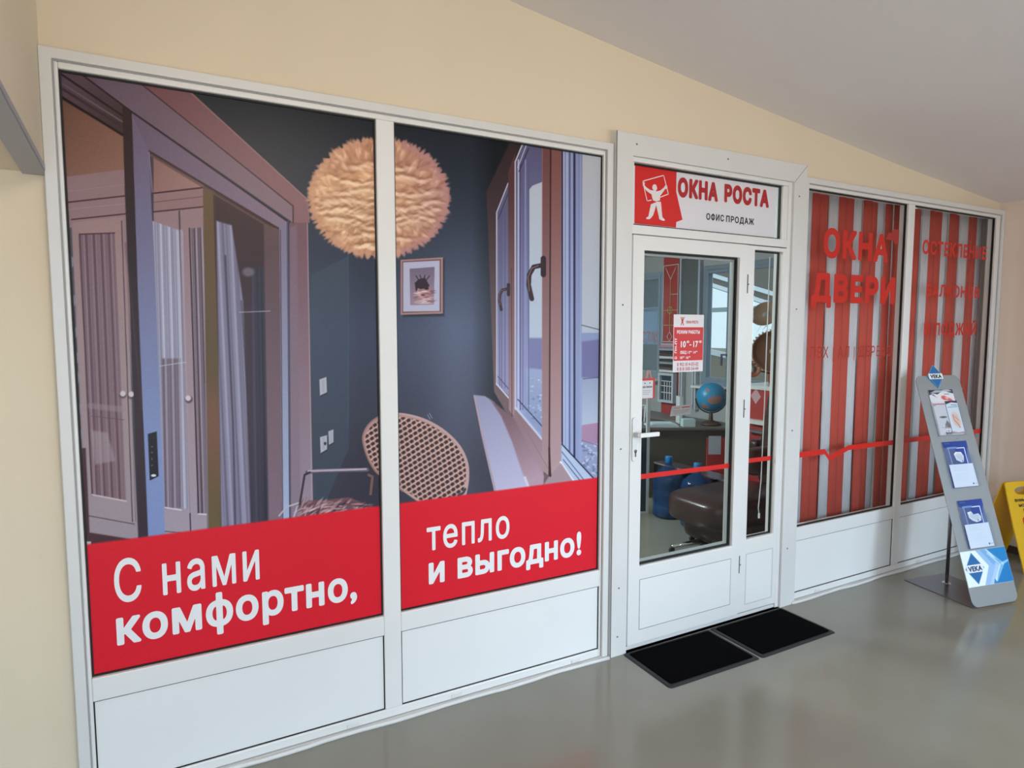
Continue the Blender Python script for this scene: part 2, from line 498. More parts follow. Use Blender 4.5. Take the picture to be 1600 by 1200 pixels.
# side wall with openings (corridor window, two office windows behind the shopfront)
OPEN = [(-3.7, -2.1, 0.45, 2.25), (1.70, 2.38, 1.02, 2.36), (2.50, 2.96, 1.02, 2.36), (3.62, 4.6, 1.05, 2.36)]
f = MB()
ycur = YB - 0.1
WT = 0.14
WALL_KEEP = WALLM
WALLM = mat('right_wall_lightened', (240, 222, 208), 0.85, noise=0.05, nscale=1.5, bump=0.25, bscale=260)  # plaster made lighter and pinker to stand in for missing light
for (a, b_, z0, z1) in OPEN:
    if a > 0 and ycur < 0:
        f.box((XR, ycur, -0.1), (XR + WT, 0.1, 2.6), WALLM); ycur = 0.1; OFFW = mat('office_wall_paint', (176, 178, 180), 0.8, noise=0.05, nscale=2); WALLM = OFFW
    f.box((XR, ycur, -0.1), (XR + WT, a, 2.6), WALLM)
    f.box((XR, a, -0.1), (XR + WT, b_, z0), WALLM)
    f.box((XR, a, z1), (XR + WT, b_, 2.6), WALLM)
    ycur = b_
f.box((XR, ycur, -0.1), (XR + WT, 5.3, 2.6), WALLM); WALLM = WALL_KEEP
structure(f, 'wall_right')
f = MB(); BB = mat('brown_baseboard', (74, 58, 52), 0.45)
f.box((XR - 0.016, YB, 0), (XR, -0.045, 0.055), BB); structure(f, 'baseboard_right', bevel=0.003)

# corridor far wall with two window openings
f = MB()
f.box((-6, YB - 0.14, -0.1), (-2.0, YB, 4.0), WALLM); f.box((1.5, YB - 0.14, -0.1), (2.7, YB, 3.3), WALLM); f.box((5.1, YB - 0.14, -0.1), (XR + WT, YB, 3.1), WALLM)
for a, b_ in ((-2.0, 1.5), (2.7, 5.1)):
    f.box((a, YB - 0.14, -0.1), (b_, YB, 0.28), WALLM); f.box((a, YB - 0.14, 2.22), (b_, YB, 3.3), WALLM)
structure(f, 'wall_back')
f = MB(); f.box((-6.1, YB - 0.14, -0.1), (-6, 5.3, 4.0), WALLM); structure(f, 'wall_outer_left')
# office walls
OFFW = mat('office_wall_paint', (176, 178, 180), 0.8, noise=0.05, nscale=2)
f = MB(); f.box((-0.5, 5.2, -0.1), (XR + WT, 5.3, 3.4), OFFW); structure(f, 'wall_office_back')
f = MB(); f.box((-0.5, 0.16, -0.1), (-0.4, 5.2, 3.5), OFFW); structure(f, 'wall_office_left')

#%%SHOPFRONT
GLASS = glass_mat('clear_glass', (0.95, 0.97, 0.965), 0.35)
GLASS_SIDE = glass_mat('window_glass', (0.92, 0.95, 0.96), 0.5)

def section(name, x0, x1, panes, oz=2.499, right_trim=True):
    """glazed section: casing, frame with mullion, glass, gaskets, lower panels"""
    root = empty(name, (x0, 0.0, 0.0), kind='structure')
    c = MB()
    c.frame(x0, x1, 0.0, oz, 0.033, -0.018, 0.03, PVC2, wb=0.012)
    c.build('casing', root, bevel=0.003)
    g_ = MB(); g_.frame(x0 + 0.0325, x1 - 0.032, 0.011, oz - 0.0325, 0.005, -0.008, 0.02, GROOVE); g_.build('casing_groove', root)
    fr = MB()
    X = [x0 + 0.036] + [x1 - 0.036]
    gx = panes
    # outer frame pieces
    zt, zb = 2.442, 0.454
    y0, y1 = -0.006, 0.055
    fr.box((X[0], y0, 0.012), (gx[0][0], y1, oz - 0.036), PVC)
    fr.box((gx[-1][1], y0, 0.012), (X[1], y1, oz - 0.036), PVC)
    fr.box((gx[0][0], y0, zt), (gx[-1][1], y1, oz - 0.036), PVC)
    fr.box((gx[0][0], y0, 0.012), (gx[-1][1], y1, 0.05), PVC)
    fr.build('frame', root, bevel=0.004)
    rl = MB()
    for a, b_ in gx: rl.box((a, y0, 0.372), (b_, y1, zb), PVC)
    rl.build('sill_rail', root, bevel=0.003)
    for (a, b_), (c_, d_) in zip(gx, gx[1:]):
        ml = MB(); ml.box((b_, y0, 0.05), (c_, y1, zt), PVC); ml.build('mullion', root, bevel=0.004)
    for a, b_ in gx:
        gk = MB(); gk.frame(a, b_, zb, zt, 0.006, 0.008, 0.02, GASKET); gk.build('gasket', root)
        gl = MB(); gl.box((a, 0.017, zb), (b_, 0.0225, zt), GLASS); gl.build('glass', root)
        gk = MB(); gk.frame(a, b_, 0.05, 0.372, 0.004, 0.001, 0.01, GASKET); gk.build('panel_gasket', root)
        pn = MB(); pn.box((a + 0.001, 0.004, 0.051), (b_ - 0.001, 0.03, 0.371), PANELM); pn.build('lower_panel', root)
        for t in (0.22, 0.84):
            xx = a + (b_ - a) * t
            dc = MB(); dc.box((xx, y0 - 0.005, 0.018), (xx + 0.05, y0, 0.034), PVC2); dc.build('drain_cap', root, bevel=0.002)
    # loose white sealant bead at the floor
    sl = MB(); rs = random.Random(5)
    pts = [(x0 + (x1 - x0) * k / 30, -0.024 - 0.004 * sin(k * 0.9) - rs.uniform(0, 0.003), 0.006) for k in range(31)]
    sl.tube(pts, 0.009, PVC2, 8); sl.build('floor_sealant', root, smooth=True)
    return root
section('window_1', -0.318, 1.872, [(-0.270, 0.741), (0.814, 1.826)])
section('window_2', 3.222, 5.408, [(3.230 + 0.004, 4.240), (4.312, 5.322)])

# door set ---------------------------------------------------------------------
door = empty('door_1', (2.5, 0, 0), kind='structure')
c = MB(); c.frame(1.880, 3.222, 0.0, 2.558, 0.102, -0.026, 0.03, PVC2, wb=0.0); c.box((1.88, -0.03, 0), (1.884, -0.0255, 2.558), GAP)
cas = c.build('casing', door, bevel=0.003)
# mitre seams
sc = MB()
sc.prism([(3.222, -0.0265, 2.558), (3.120, -0.0265, 2.456), (3.1215, -0.0265, 2.4545), (3.222, -0.0265, 2.555)], (0, 0.001, 0), GAP)
sc.build('mitre_seam', cas)
scr = MB()
for x, z in [(1.93, 0.35), (1.93, 1.05), (1.93, 1.75), (2.0, 2.51), (2.6, 2.515), (3.17, 1.75), (3.17, 1.05), (3.165, 0.35), (3.16, 2.38), (1.925, 0.1)]:
    scr.lathe((x, -0.0272, z), [(0.0045, -0.001), (0.0045, 0.001)], GAP, 10, tilt=Matrix.Rotation(radians(90), 3, 'X'))
scr.build('screw_heads', cas)
fr = MB()
fr.box((1.982, -0.012, 0.0), (1.9905, 0.06, 2.456), PVC); fr.box((3.062 + 0.03, -0.012, 0.0), (3.12, 0.06, 2.456), PVC)
fr.box((1.9905, -0.012, 2.433), (3.092, 0.06, 2.456), PVC); fr.box((1.9905, -0.012, 2.094), (3.092, 0.06, 2.137), PVC)
fr.box((1.9905, -0.008, 2.137), (2.003, 0.06, 2.433), PVC); fr.box((3.055, -0.008, 2.137), (3.092, 0.06, 2.433), PVC)
fr.box((1.9905, -0.004, 0.0), (3.092, 0.06, 0.02), PVC2)
fr.build('frame', door, bevel=0.003)
gk = MB(); gk.frame(2.003, 3.055, 2.137, 2.433, 0.008, 0.01, 0.022, GASKET); gk.build('transom_gasket', door)
gl = MB(); gl.box((2.003, 0.020, 2.137), (3.055, 0.026, 2.433), GLASS); gl.build('transom_glass', door)

leaf = MB()
LX0, LX1, GX0, GX1 = 1.9935, 2.772, 2.064, 2.716
leaf.frame(LX0, LX1, 0.028, 2.088, 0.07, -0.02, 0.05, PVC, wb=0.407, wl=GX0 - LX0, wr=LX1 - GX1, wt=2.088 - 2.017)
lf = leaf.build('leaf', door, bevel=0.004)
g_ = MB(); g_.box((LX0 - 0.004, -0.006, 0.03), (LX0 + 0.004, 0.04, 2.09), GASKET); g_.build('leaf_gap_shade', door)  # black strip added for the shade in the gap beside the leaf
g_ = MB(); g_.frame(2.066, 2.712, 0.101, 0.366, 0.0022, -0.0206, -0.015, GAP); g_.build('panel_outline', lf)
pn = MB(); pn.box((2.069, -0.0212, 0.104), (2.709, -0.016, 0.363), PANELM); pn.build('lower_panel', lf, bevel=0.0006)
gk = MB(); gk.frame(GX0, GX1, 0.435, 2.017, 0.009, -0.002, 0.012, GASKET); gk.build('gasket', lf)
sp = MB(); sp.frame(GX0 + 0.008, GX1 - 0.008, 0.443, 2.009, 0.012, 0.0135, 0.026, mat('spacer_grey', (176, 178, 178), 0.4)); sp.build('glazing_spacer', lf)
gl = MB(); gl.box((GX0, 0.009, 0.435), (GX1, 0.0125, 2.017), GLASS); gl.build('glass', lf)
# lever handle with long plate
hp = MB()
hx = 2.014
hp.prism([(hx + 0.014 * cos(a) , -0.0205, (0.995 if sin(a) < 0 else 1.186) + 0.014 * sin(a)) for a in [k * pi / 8 for k in range(16)]], (0, -0.009, 0), mat('handle_plate_white', (226, 228, 230), 0.25))
hnd = hp.build('handle', lf, bevel=0.002)
lv = MB(); lv.box((hx - 0.010, -0.066, 1.105), (hx + 0.013, -0.029, 1.128), SATIN); lv.box((hx - 0.004, -0.078, 1.105), (hx + 0.118, -0.062, 1.127), mat('handle_white_lever', (238, 239, 240), 0.2))
lv.build('lever', hnd, bevel=0.004)
kh = MB(); kh.prism([(hx + 0.005 + 0.0085 * cos(a), -0.0298, 1.032 + 0.0085 * sin(a)) for a in [k * pi / 8 for k in range(16)]], (0, -0.0015, 0), GAP)
kh.box((hx + 0.001, -0.0313, 1.004), (hx + 0.009, -0.0298, 1.03), GAP); kh.build('keyhole', hnd)
# fixed side light
sd = MB()
sd.frame(2.776, 3.092, 0.028, 2.088, 0.05, -0.012, 0.05, PVC, wb=0.422, wl=2.836 - 2.776, wr=3.092 - 3.060, wt=2.088 - 2.067)
sl = sd.build('side_light', door, bevel=0.003)
g_ = MB(); g_.frame(2.838, 3.060, 0.070, 0.368, 0.005, -0.0125, -0.009, mat('panel_shade', (196, 198, 202), 0.5)); g_.build('panel_outline', sl)
pn = MB(); pn.box((2.843, -0.0128, 0.075), (3.045, -0.010, 0.363), PANELM); pn.build('lower_panel', sl)
gk = MB(); gk.frame(2.836, 3.060, 0.450, 2.067, 0.008, 0.012, 0.022, GASKET); gk.build('gasket', sl)
gl = MB(); gl.box((2.836, 0.018, 0.45), (3.060, 0.0225, 2.067), GLASS); gl.build('glass', sl)
for zz in (1.83, 1.15, 0.27):
    hg = MB(); hg.box((2.7745, -0.024, zz), (2.7785, -0.02, zz + 0.10), GAP); hg.box((2.7785, -0.024, zz + 0.044), (2.787, -0.02, zz + 0.05), GAP)
    hg.build('hinge', door, bevel=0.0006)

#%%POSTERS
ARTM = art_mat('poster_film', 0.32, 0.18)
def lamp(P):
    rs = random.Random(11)
    cx, cy, rx, ry = 592, 309, 106, 90
    pts = []
    for k in range(150):
        a = 2 * pi * k / 150; q = 1 + rs.uniform(-0.02, 0.05)
        pts.append((cx + rx * q * cos(a), cy + ry * q * sin(a)))
    P.poly(pts, g2((486, 300), (196, 140, 106), (700, 300), (176, 124, 120)), 1.5)
    feathers = []
    for k in range(620):
        r_ = sqrt(rs.random()) * 0.98; a = rs.uniform(0, 2 * pi)
        feathers.append((r_, a))
    feathers.sort(key=lambda t: -t[0])
    for r_, a in feathers:
        x = cx + rx * 0.95 * r_ * cos(a); y = cy + ry * 0.95 * r_ * sin(a)
        right = max(0, (x - 486) / 216.0 - 0.55) / 0.45
        hot = max(0, 1 - abs((y - 335) / 62.0)) * max(0, 1 - abs(x - 572) / 150.0)
        tone = rs.random()
        c0 = np.array([196, 142, 108.]) * (1 - tone) + np.array([232, 186, 148.]) * tone
        c0 = c0 + hot * np.array([14, 26, 26.]) + right * np.array([-22, -18, 14.]) - (y < 270) * np.array([10, 10, 4.])
        ang = a + rs.uniform(-0.5, 0.5) if r_ > 0.6 else (0.25 * sin(x * 0.05) + 0.2 + rs.uniform(-0.5, 0.5))
        L = rs.uniform(8, 15); w_ = rs.uniform(3.2, 6.0)
        P.disc(x + 1, y + 2.6, L, w_, (140, 88, 62), ang, 0.34, 3)
        P.disc(x, y, L, w_, c0, ang, 0.85, 3)
        if tone > 0.72:
            P.disc(x - 1, y - w_ * 0.4, L * 0.7, w_ * 0.4, np.minimum(c0 + 24 + 12 * hot, 250), ang, 0.75, 2.5)
        if tone < 0.2:
            P.disc(x, y + w_ * 0.5, L * 0.7, w_ * 0.3, c0 * 0.76, ang, 0.6, 2)
    # bright ruffles and the darker folds above them
    for yy, x0, x1, amp, op in ((262, 548, 640, 5, .5), (284, 520, 660, 6, .7), (303, 530, 672, 5, .7), (322, 505, 690, 6, .8), (338, 500, 684, 7, .9), (352, 512, 668, 7, .75), (372, 528, 640, 5, .5), (388, 556, 610, 3, .7)):
        n = 26; ph = rs.uniform(0, 6)
        for q in range(n):
            t = q / (n - 1); x = x0 + (x1 - x0) * t + rs.uniform(-2, 2); y = yy + amp * sin(ph + t * 7) + rs.uniform(-2, 2) + abs(t - 0.5) * -6
            if ((x - cx) / (rx * 0.93)) ** 2 + ((y - cy) / (ry * 0.93)) ** 2 > 1: continue
            a = rs.uniform(-0.5, 0.6); rt = max(0, (x - 600) / 100.0)
            P.disc(x, y - 5, rs.uniform(6, 10), rs.uniform(1.4, 2.4), (150 - 10 * rt, 96, 70 + 14 * rt), a, 0.42 * op, 2)
            P.disc(x, y, rs.uniform(6, 11), rs.uniform(1.8, 3.2), (252 - 16 * rt, 222 - 26 * rt, 190), a, 0.62 * op, 2)
    for k in range(104):
        a = 2 * pi * k / 104 + rs.uniform(-0.03, 0.03)
        x = cx + rx * 1.0 * cos(a); y = cy + ry * 1.0 * sin(a); rt = cos(a) > 0.3
        P.disc(x, y, rs.uniform(5, 8), rs.uniform(2.2, 3.6), (206 - 22 * rt, 156 - 20 * rt, 128 + 6 * rt), atan2(sin(a) * ry, cos(a) * rx) + rs.uniform(-0.4, 0.4), 0.85, 2)

def wall_bg(x, y):
    t = np.clip((y - 180) / 330, 0, 1)[:, None]
    top = np.array([29, 35, 44.]); mid = np.array([72, 80, 104.]); low = np.array([60, 60, 74.])
    c = top * (1 - t) + mid * t
    t2 = np.clip((y - 530) / 200, 0, 1)[:, None]; c = c * (1 - t2) + low * t2
    dx = np.exp(-((x - 712) / 40.0) ** 2)[:, None] * np.clip((y - 300) / 200, 0, 1)[:, None]
    c = c + dx * np.array([14, 16, 20.])
    dk = np.clip((x - 738) / 34.0, 0, 1)[:, None] * (y < 640)[:, None]
    c = c * (1 - 0.42 * dk)
    dk = (np.exp(-((x - 572) / 30.0) ** 2) * (y > 380))[:, None]
    return c * (1 - 0.10 * dk)

def cane_chair(P):
    ca, sa = cos(0.42), sin(0.42)
    pts = [(566, 688), (568, 676), (576, 662), (590, 651), (610, 646), (634, 647), (664, 655), (694, 672), (718, 695), (731, 722), (732, 748), (728, 770), (722, 792), (665, 792), (640, 775), (612, 755), (588, 740), (574, 716)]
    for _ in range(2):
        q_ = []
        for k in range(len(pts)):
            (ax, ay), (bx, by) = pts[k], pts[(k + 1) % len(pts)]
            q_ += [(ax * .75 + bx * .25, ay * .75 + by * .25), (ax * .25 + bx * .75, ay * .25 + by * .75)]
        pts = q_
    P.poly(pts, g2((600, 650), (176, 140, 136), (690, 780), (196, 160, 150)), 1.2)
    def holes(x, y):
        u = (x * ca + y * sa); v = (-x * sa + y * ca)
        iu = 9.0; iv = 7.0
        row = np.floor(v / iv); uo = u + (row % 2) * iu / 2
        du = (uo / iu - np.floor(uo / iu) - 0.5) * iu; dv = (v / iv - row - 0.5) * iv
        d = np.sqrt((du * 0.95) ** 2 + (dv * 0.85 + du * 0.25) ** 2)
        a = np.clip((3.3 - d) / 1.2, 0, 1)[:, None]
        base = np.array([194, 156, 146.]) + ((np.sin(u * 1.4 + v * 0.9) * 14 + np.sin(u * 1.4 - v * 0.9) * 10)[:, None])
        return base * (1 - a) + np.array([58, 46, 56.]) * a
    inn = [(x + (650 - x) * 0.045, y + (715 - y) * 0.07) for x, y in pts]
    P.poly(inn, holes, 1.2)
    P.line(pts[12:50], 3.2, (188, 158, 162)); P.line(pts[:14], 2.4, (150, 116, 116)); P.line(pts[56:] + pts[:1], 2.4, (150, 116, 110))
    P.line([(716, 774), (724, 770), (727, 764)], 3.5, (60, 62, 70))

def poster_a(P, U, V):
    P.c[:] = wall_bg(P.x, P.y)
    P.poly([(486, 430), (544, 400), (545, 700), (490, 830)], g2((500, 420), (70, 82, 98), (520, 700), (66, 78, 96)), 1.2, 0.7)
    P.line([(544, 395), (544, 668)], 1.0, (92, 104, 122), 0.5)
    # beyond the sliding sash: ceiling, cornice, wardrobe
    P.poly([(90, 145), (200, 200), (205, 300), (90, 300)], g2((100, 160), (112, 80, 68), (190, 270), (142, 104, 94)))
    P.poly([(90, 278), (200, 264), (210, 900), (90, 900)], g2((100, 280), (146, 118, 124), (150, 860), (160, 146, 156)))
    P.line([(98, 317), (196, 306)], 2.2, (72, 40, 50)); P.line([(98, 300), (196, 288)], 1, (170, 140, 145), 0.5)
    P.line([(112, 343), (198, 334)], 2.0, (66, 40, 50)); P.line([(100, 328), (198, 318)], 1.0, (176, 146, 150), 0.6)
    P.poly([(97, 360), (112, 355), (135, 850), (128, 850)], (86, 84, 96))
    for y in (410, 470, 520, 560, 590, 640, 680): P.disc(108 + (y - 360) * 0.05, y, 7, 9, (150, 146, 160), 0.3, 0.7, 3)
    P.poly([(113, 348), (192, 338), (216, 844), (137, 828)], g2((120, 350), (158, 130, 132), (170, 830), (158, 146, 156)))
    P.line([(190, 345), (207, 815)], 1.6, (74, 62, 74)); P.line([(197, 345), (212, 815)], 1.0, (110, 96, 104))
    P.poly([(124, 366), (179, 364), (197, 783), (144, 774)], folds((92, 66, 78), (150, 128, 140), 124, 0.55, 0.045, 3), 1.4)
    P.line([(124, 366), (179, 364)], 2, (80, 50, 58)); P.line([(124, 366), (144, 774)], 2.4, (84, 60, 68)); P.line([(144, 773), (197, 783)], 2.2, (206, 186, 194))
    P.poly([(142, 672), (168, 676), (180, 720), (148, 726)], (164, 150, 160), 4, 0.6)
    P.line([(141, 634), (193, 640)], 9, (150, 136, 146), 0.5, 3); P.line([(143, 650), (194, 656)], 1.4, (96, 72, 86), 0.7)
    P.line([(134, 805), (210, 819)], 1.6, (88, 74, 84))
    P.poly([(128, 700), (134, 700), (140, 832), (222, 845), (222, 870), (128, 870)], (74, 48, 56), 2)
    P.poly([(132, 846), (142, 846), (143, 858), (132, 858)], (190, 186, 190))
    for q in ((192, 615), (205, 616)):
        P.disc(q[0], q[1] + 2, 5.5, 5.5, (70, 58, 70), 0, 0.8, 3); P.disc(*q, 4.4, 4.4, (206, 196, 204), 0, 1, 1.5)
    # dark edge of the sash and top rails
    P.poly([(90, 100), (125, 108), (205, 172), (200, 215), (90, 153)], g2((100, 110), (96, 76, 92), (190, 200), (66, 50, 52)))
    for a, b_, c_, w_ in (((90, 112), (196, 184), (40, 26, 34), 3), ((90, 126), (194, 192), (112, 92, 108), 2), ((90, 134), (194, 200), (62, 46, 56), 4), ((90, 148), (192, 211), (34, 20, 24), 4)):
        P.line([a, b_], w_, c_)
    P.poly([(191, 166), (208, 176), (216, 470), (232, 846), (218, 850), (203, 480), (195, 300)], g2((200, 180), (50, 36, 36), (222, 840), (58, 46, 58)))
    P.line([(196, 380), (222, 640)], 3, (84, 66, 76), 0.4, 3)
    # inside of the sash: reflections, wardrobe doors, post and curtains
    P.poly([(236, 236), (440, 352), (444, 835), (254, 850)], (78, 62, 72))
    P.poly([(240, 245), (318, 290), (318, 302), (240, 304)], g2((240, 260), (142, 106, 104), (310, 300), (160, 126, 124)))
    P.poly([(240, 300), (318, 292), (320, 335), (240, 336)], (146, 116, 120)); P.line([(240, 302), (318, 293)], 2.4, (66, 36, 44)); P.line([(240, 316), (318, 307)], 1.2, (104, 76, 84)); P.line([(240, 331), (318, 323)], 2.0, (66, 36, 44))
    P.poly([(240, 333), (318, 325), (326, 836), (252, 850)], g2((280, 340), (150, 124, 132), (290, 830), (164, 152, 168)))
    P.poly([(238, 345), (286, 362), (290, 560), (296, 795), (256, 795)], folds((122, 120, 148), (190, 190, 212), 240, 0.5, 0.03, 8), 1.5)
    P.poly([(252, 560), (282, 560), (286, 794), (258, 794)], folds((92, 78, 96), (160, 152, 170), 250, 0.6, 0.02, 9), 3)
    P.line([(280, 330), (298, 834)], 2.0, (58, 44, 60)); P.line([(283, 360), (296, 800)], 4, (170, 158, 172), 0.8)
    P.poly([(296, 357), (318, 355), (324, 802), (309, 802)], folds((64, 48, 60), (172, 160, 176), 296, 0.7, 0.03, 4), 1.5)
    P.line([(296, 357), (310, 802)], 2.2, (58, 44, 54)); P.line([(310, 803), (324, 804)], 2, (214, 204, 214)); P.line([(258, 793), (283, 797)], 2, (214, 204, 214)); P.line([(256, 830), (322, 836)], 1.4, (80, 66, 80))
    P.line([(250, 572), (290, 566)], 1.2, (196, 200, 216), 0.8)
    P.disc(295, 624, 6, 6, (70, 58, 70), 0, 0.8, 3); P.disc(294, 622, 4.4, 4.4, (206, 196, 204), 0, 1, 1.5)
    P.poly([(317, 292), (334, 300), (344, 600), (346, 838), (324, 840), (322, 600)], idw([((325, 310), (104, 84, 62)), ((335, 560), (96, 80, 58)), ((330, 660), (118, 84, 70)), ((336, 830), (104, 90, 62))]), 1.5)
    P.line([(334, 305), (343, 600), (346, 838)], 2, (60, 46, 48), 0.8); P.line([(321, 600), (325, 838)], 2.6, (120, 122, 138), 0.8)
    P.poly([(336, 300), (436, 356), (442, 830), (346, 840)], g2((380, 330), (66, 48, 52), (400, 800), (66, 62, 78)))
    P.poly([(338, 345), (362, 352), (380, 470), (392, 830), (346, 838)], folds((104, 98, 122), (156, 156, 184), 340, 0.33, 0.05, 21), 2.5)
    P.line([(352, 400), (364, 660), (368, 836)], 3, (66, 60, 80), 0.8, 2); P.line([(377, 470), (392, 700), (394, 830)], 2, (60, 54, 70), 0.7, 2)
    P.poly([(394, 420), (414, 415), (420, 826), (396, 832)], folds((48, 46, 60), (74, 72, 90), 394, 0.3, 0.02, 5), 3)
    P.poly([(412, 350), (436, 358), (441, 826), (420, 828)], g2((425, 380), (96, 76, 82), (430, 800), (128, 108, 124)), 2)
    P.line([(374, 488), (422, 486)], 1.2, (170, 168, 190), 0.9); P.disc(388, 425, 9, 7, (150, 150, 172), 0, 0.5, 4)
    # sash faces
    P.poly([(206, 176), (449, 345), (437, 358), (232, 235)], g2((215, 200), (108, 92, 116), (440, 350), (134, 116, 136)))
    P.poly([(206, 176), (233, 236), (245, 500), (258, 842), (232, 846), (216, 470)], g2((220, 200), (112, 98, 124), (245, 700), (128, 146, 196)))
    P.line([(233, 236), (437, 358)], 2.4, (60, 40, 42)); P.line([(234, 242), (432, 361)], 3, (104, 78, 74), 0.8); P.line([(233, 238), (238, 300)], 1.6, (140, 126, 150))
    P.poly([(436, 354), (448, 345), (452, 822), (441, 826)], g2((440, 360), (128, 120, 146), (446, 800), (162, 178, 212)))
    P.line([(438, 360), (442, 826)], 1.4, (78, 60, 70)); P.line([(449, 346), (454, 822)], 1.6, (92, 84, 108))
    P.poly([(452, 350), (480, 318), (490, 826), (455, 826)], g2((465, 350), (118, 86, 98), (472, 800), (150, 138, 156)))
    P.poly([(453, 356), (464, 350), (470, 826), (455, 826)], (128, 112, 130), 3, 0.6)
    P.line([(480, 330), (488, 826)], 1.5, (176, 154, 160), 0.8)
    P.poly([(217, 129), (292, 138), (482, 312), (484, 348), (458, 348), (457, 321)], g2((240, 135), (116, 78, 84), (470, 320), (138, 102, 110)))
    P.poly([(120, 110), (218, 128), (458, 321), (458, 348), (207, 174)], g2((150, 120), (104, 86, 104), (440, 320), (134, 112, 124)))
    P.line([(218, 129), (458, 322), (458, 348)], 1.8, (60, 38, 44)); P.line([(122, 112), (206, 175), (448, 345)], 2.4, (44, 28, 38)); P.line([(292, 139), (482, 313)], 1.3, (168, 130, 130), 0.8)
    # lock plate, light switch and sockets
    P.poly([(231, 678), (245, 674), (248, 744), (234, 751)], (34, 34, 44)); P.disc(240, 743, 4, 2, (220, 224, 232))
    for y in (698, 707, 717, 727): P.disc(237.5, y, 1.3, 1.3, (100, 90, 80))
    for pts in ([(499, 593), (510, 589), (511, 613), (500, 618)], [(500, 683), (511, 680), (511, 702), (501, 708)], [(513, 674), (521, 671), (521, 691), (514, 695)]):
        P.poly([(x + 0.8, y + 1.8) for x, y in pts], (44, 50, 62), 3, 0.8); P.poly(pts, (176, 178, 192))
        cx = sum(p[0] for p in pts) / 4; cy = sum(p[1] for p in pts) / 4; P.line([(cx, cy - 8), (cx, cy + 8)], 4, (158, 160, 178), 0.7)
    P.disc(508, 693, 2, 2.6, (48, 48, 60))
    # chair arm, cushion, seat back
    cane_chair(P)
    P.line([(480, 738), (500, 735), (574, 734)], 6.0, (96, 90, 108)); P.line([(482, 736), (572, 733)], 3.0, (182, 168, 184)); P.line([(484, 738), (476, 742), (468, 790)], 3.4, (58, 50, 60))
    P.line([(576, 742), (582, 745), (579, 772)], 4, (120, 92, 88)); P.line([(436, 806), (448, 792), (466, 786)], 2.4, (188, 178, 194)); P.line([(459, 808), (464, 792), (470, 790)], 2.4, (188, 178, 194))
    P.poly([(466, 812), (470, 792), (482, 782), (510, 781), (545, 777), (560, 783), (598, 796), (598, 830), (466, 830)], (112, 78, 88), 2)
    rs = random.Random(4)
    for k in range(160):
        x = rs.uniform(468, 586); y = rs.uniform(784, 808) + max(0, (x - 560) * 0.35); a = rs.uniform(-0.9, 0.2) - (x < 500) * 0.5
        P.disc(x, y, rs.uniform(4, 10), rs.uniform(0.7, 1.6), rs.choice([(70, 44, 56), (150, 120, 128), (196, 160, 160), (208, 190, 196), (92, 62, 74)]), a, 0.75, 1.5)
    lamp(P)
    P.line([(585, 188), (586, 222)], 1.4, (160, 120, 110), 0.8)
    red_band(P, V)

def red_band(P, V):
    k = V < 0.4515
    P.c[k] = np.array([216, 34, 50.])
    k = (V > 0.4515) & (V < 0.4545); P.c[k] = P.c[k] * 0.5 + np.array([216, 34, 50.]) * 0.5

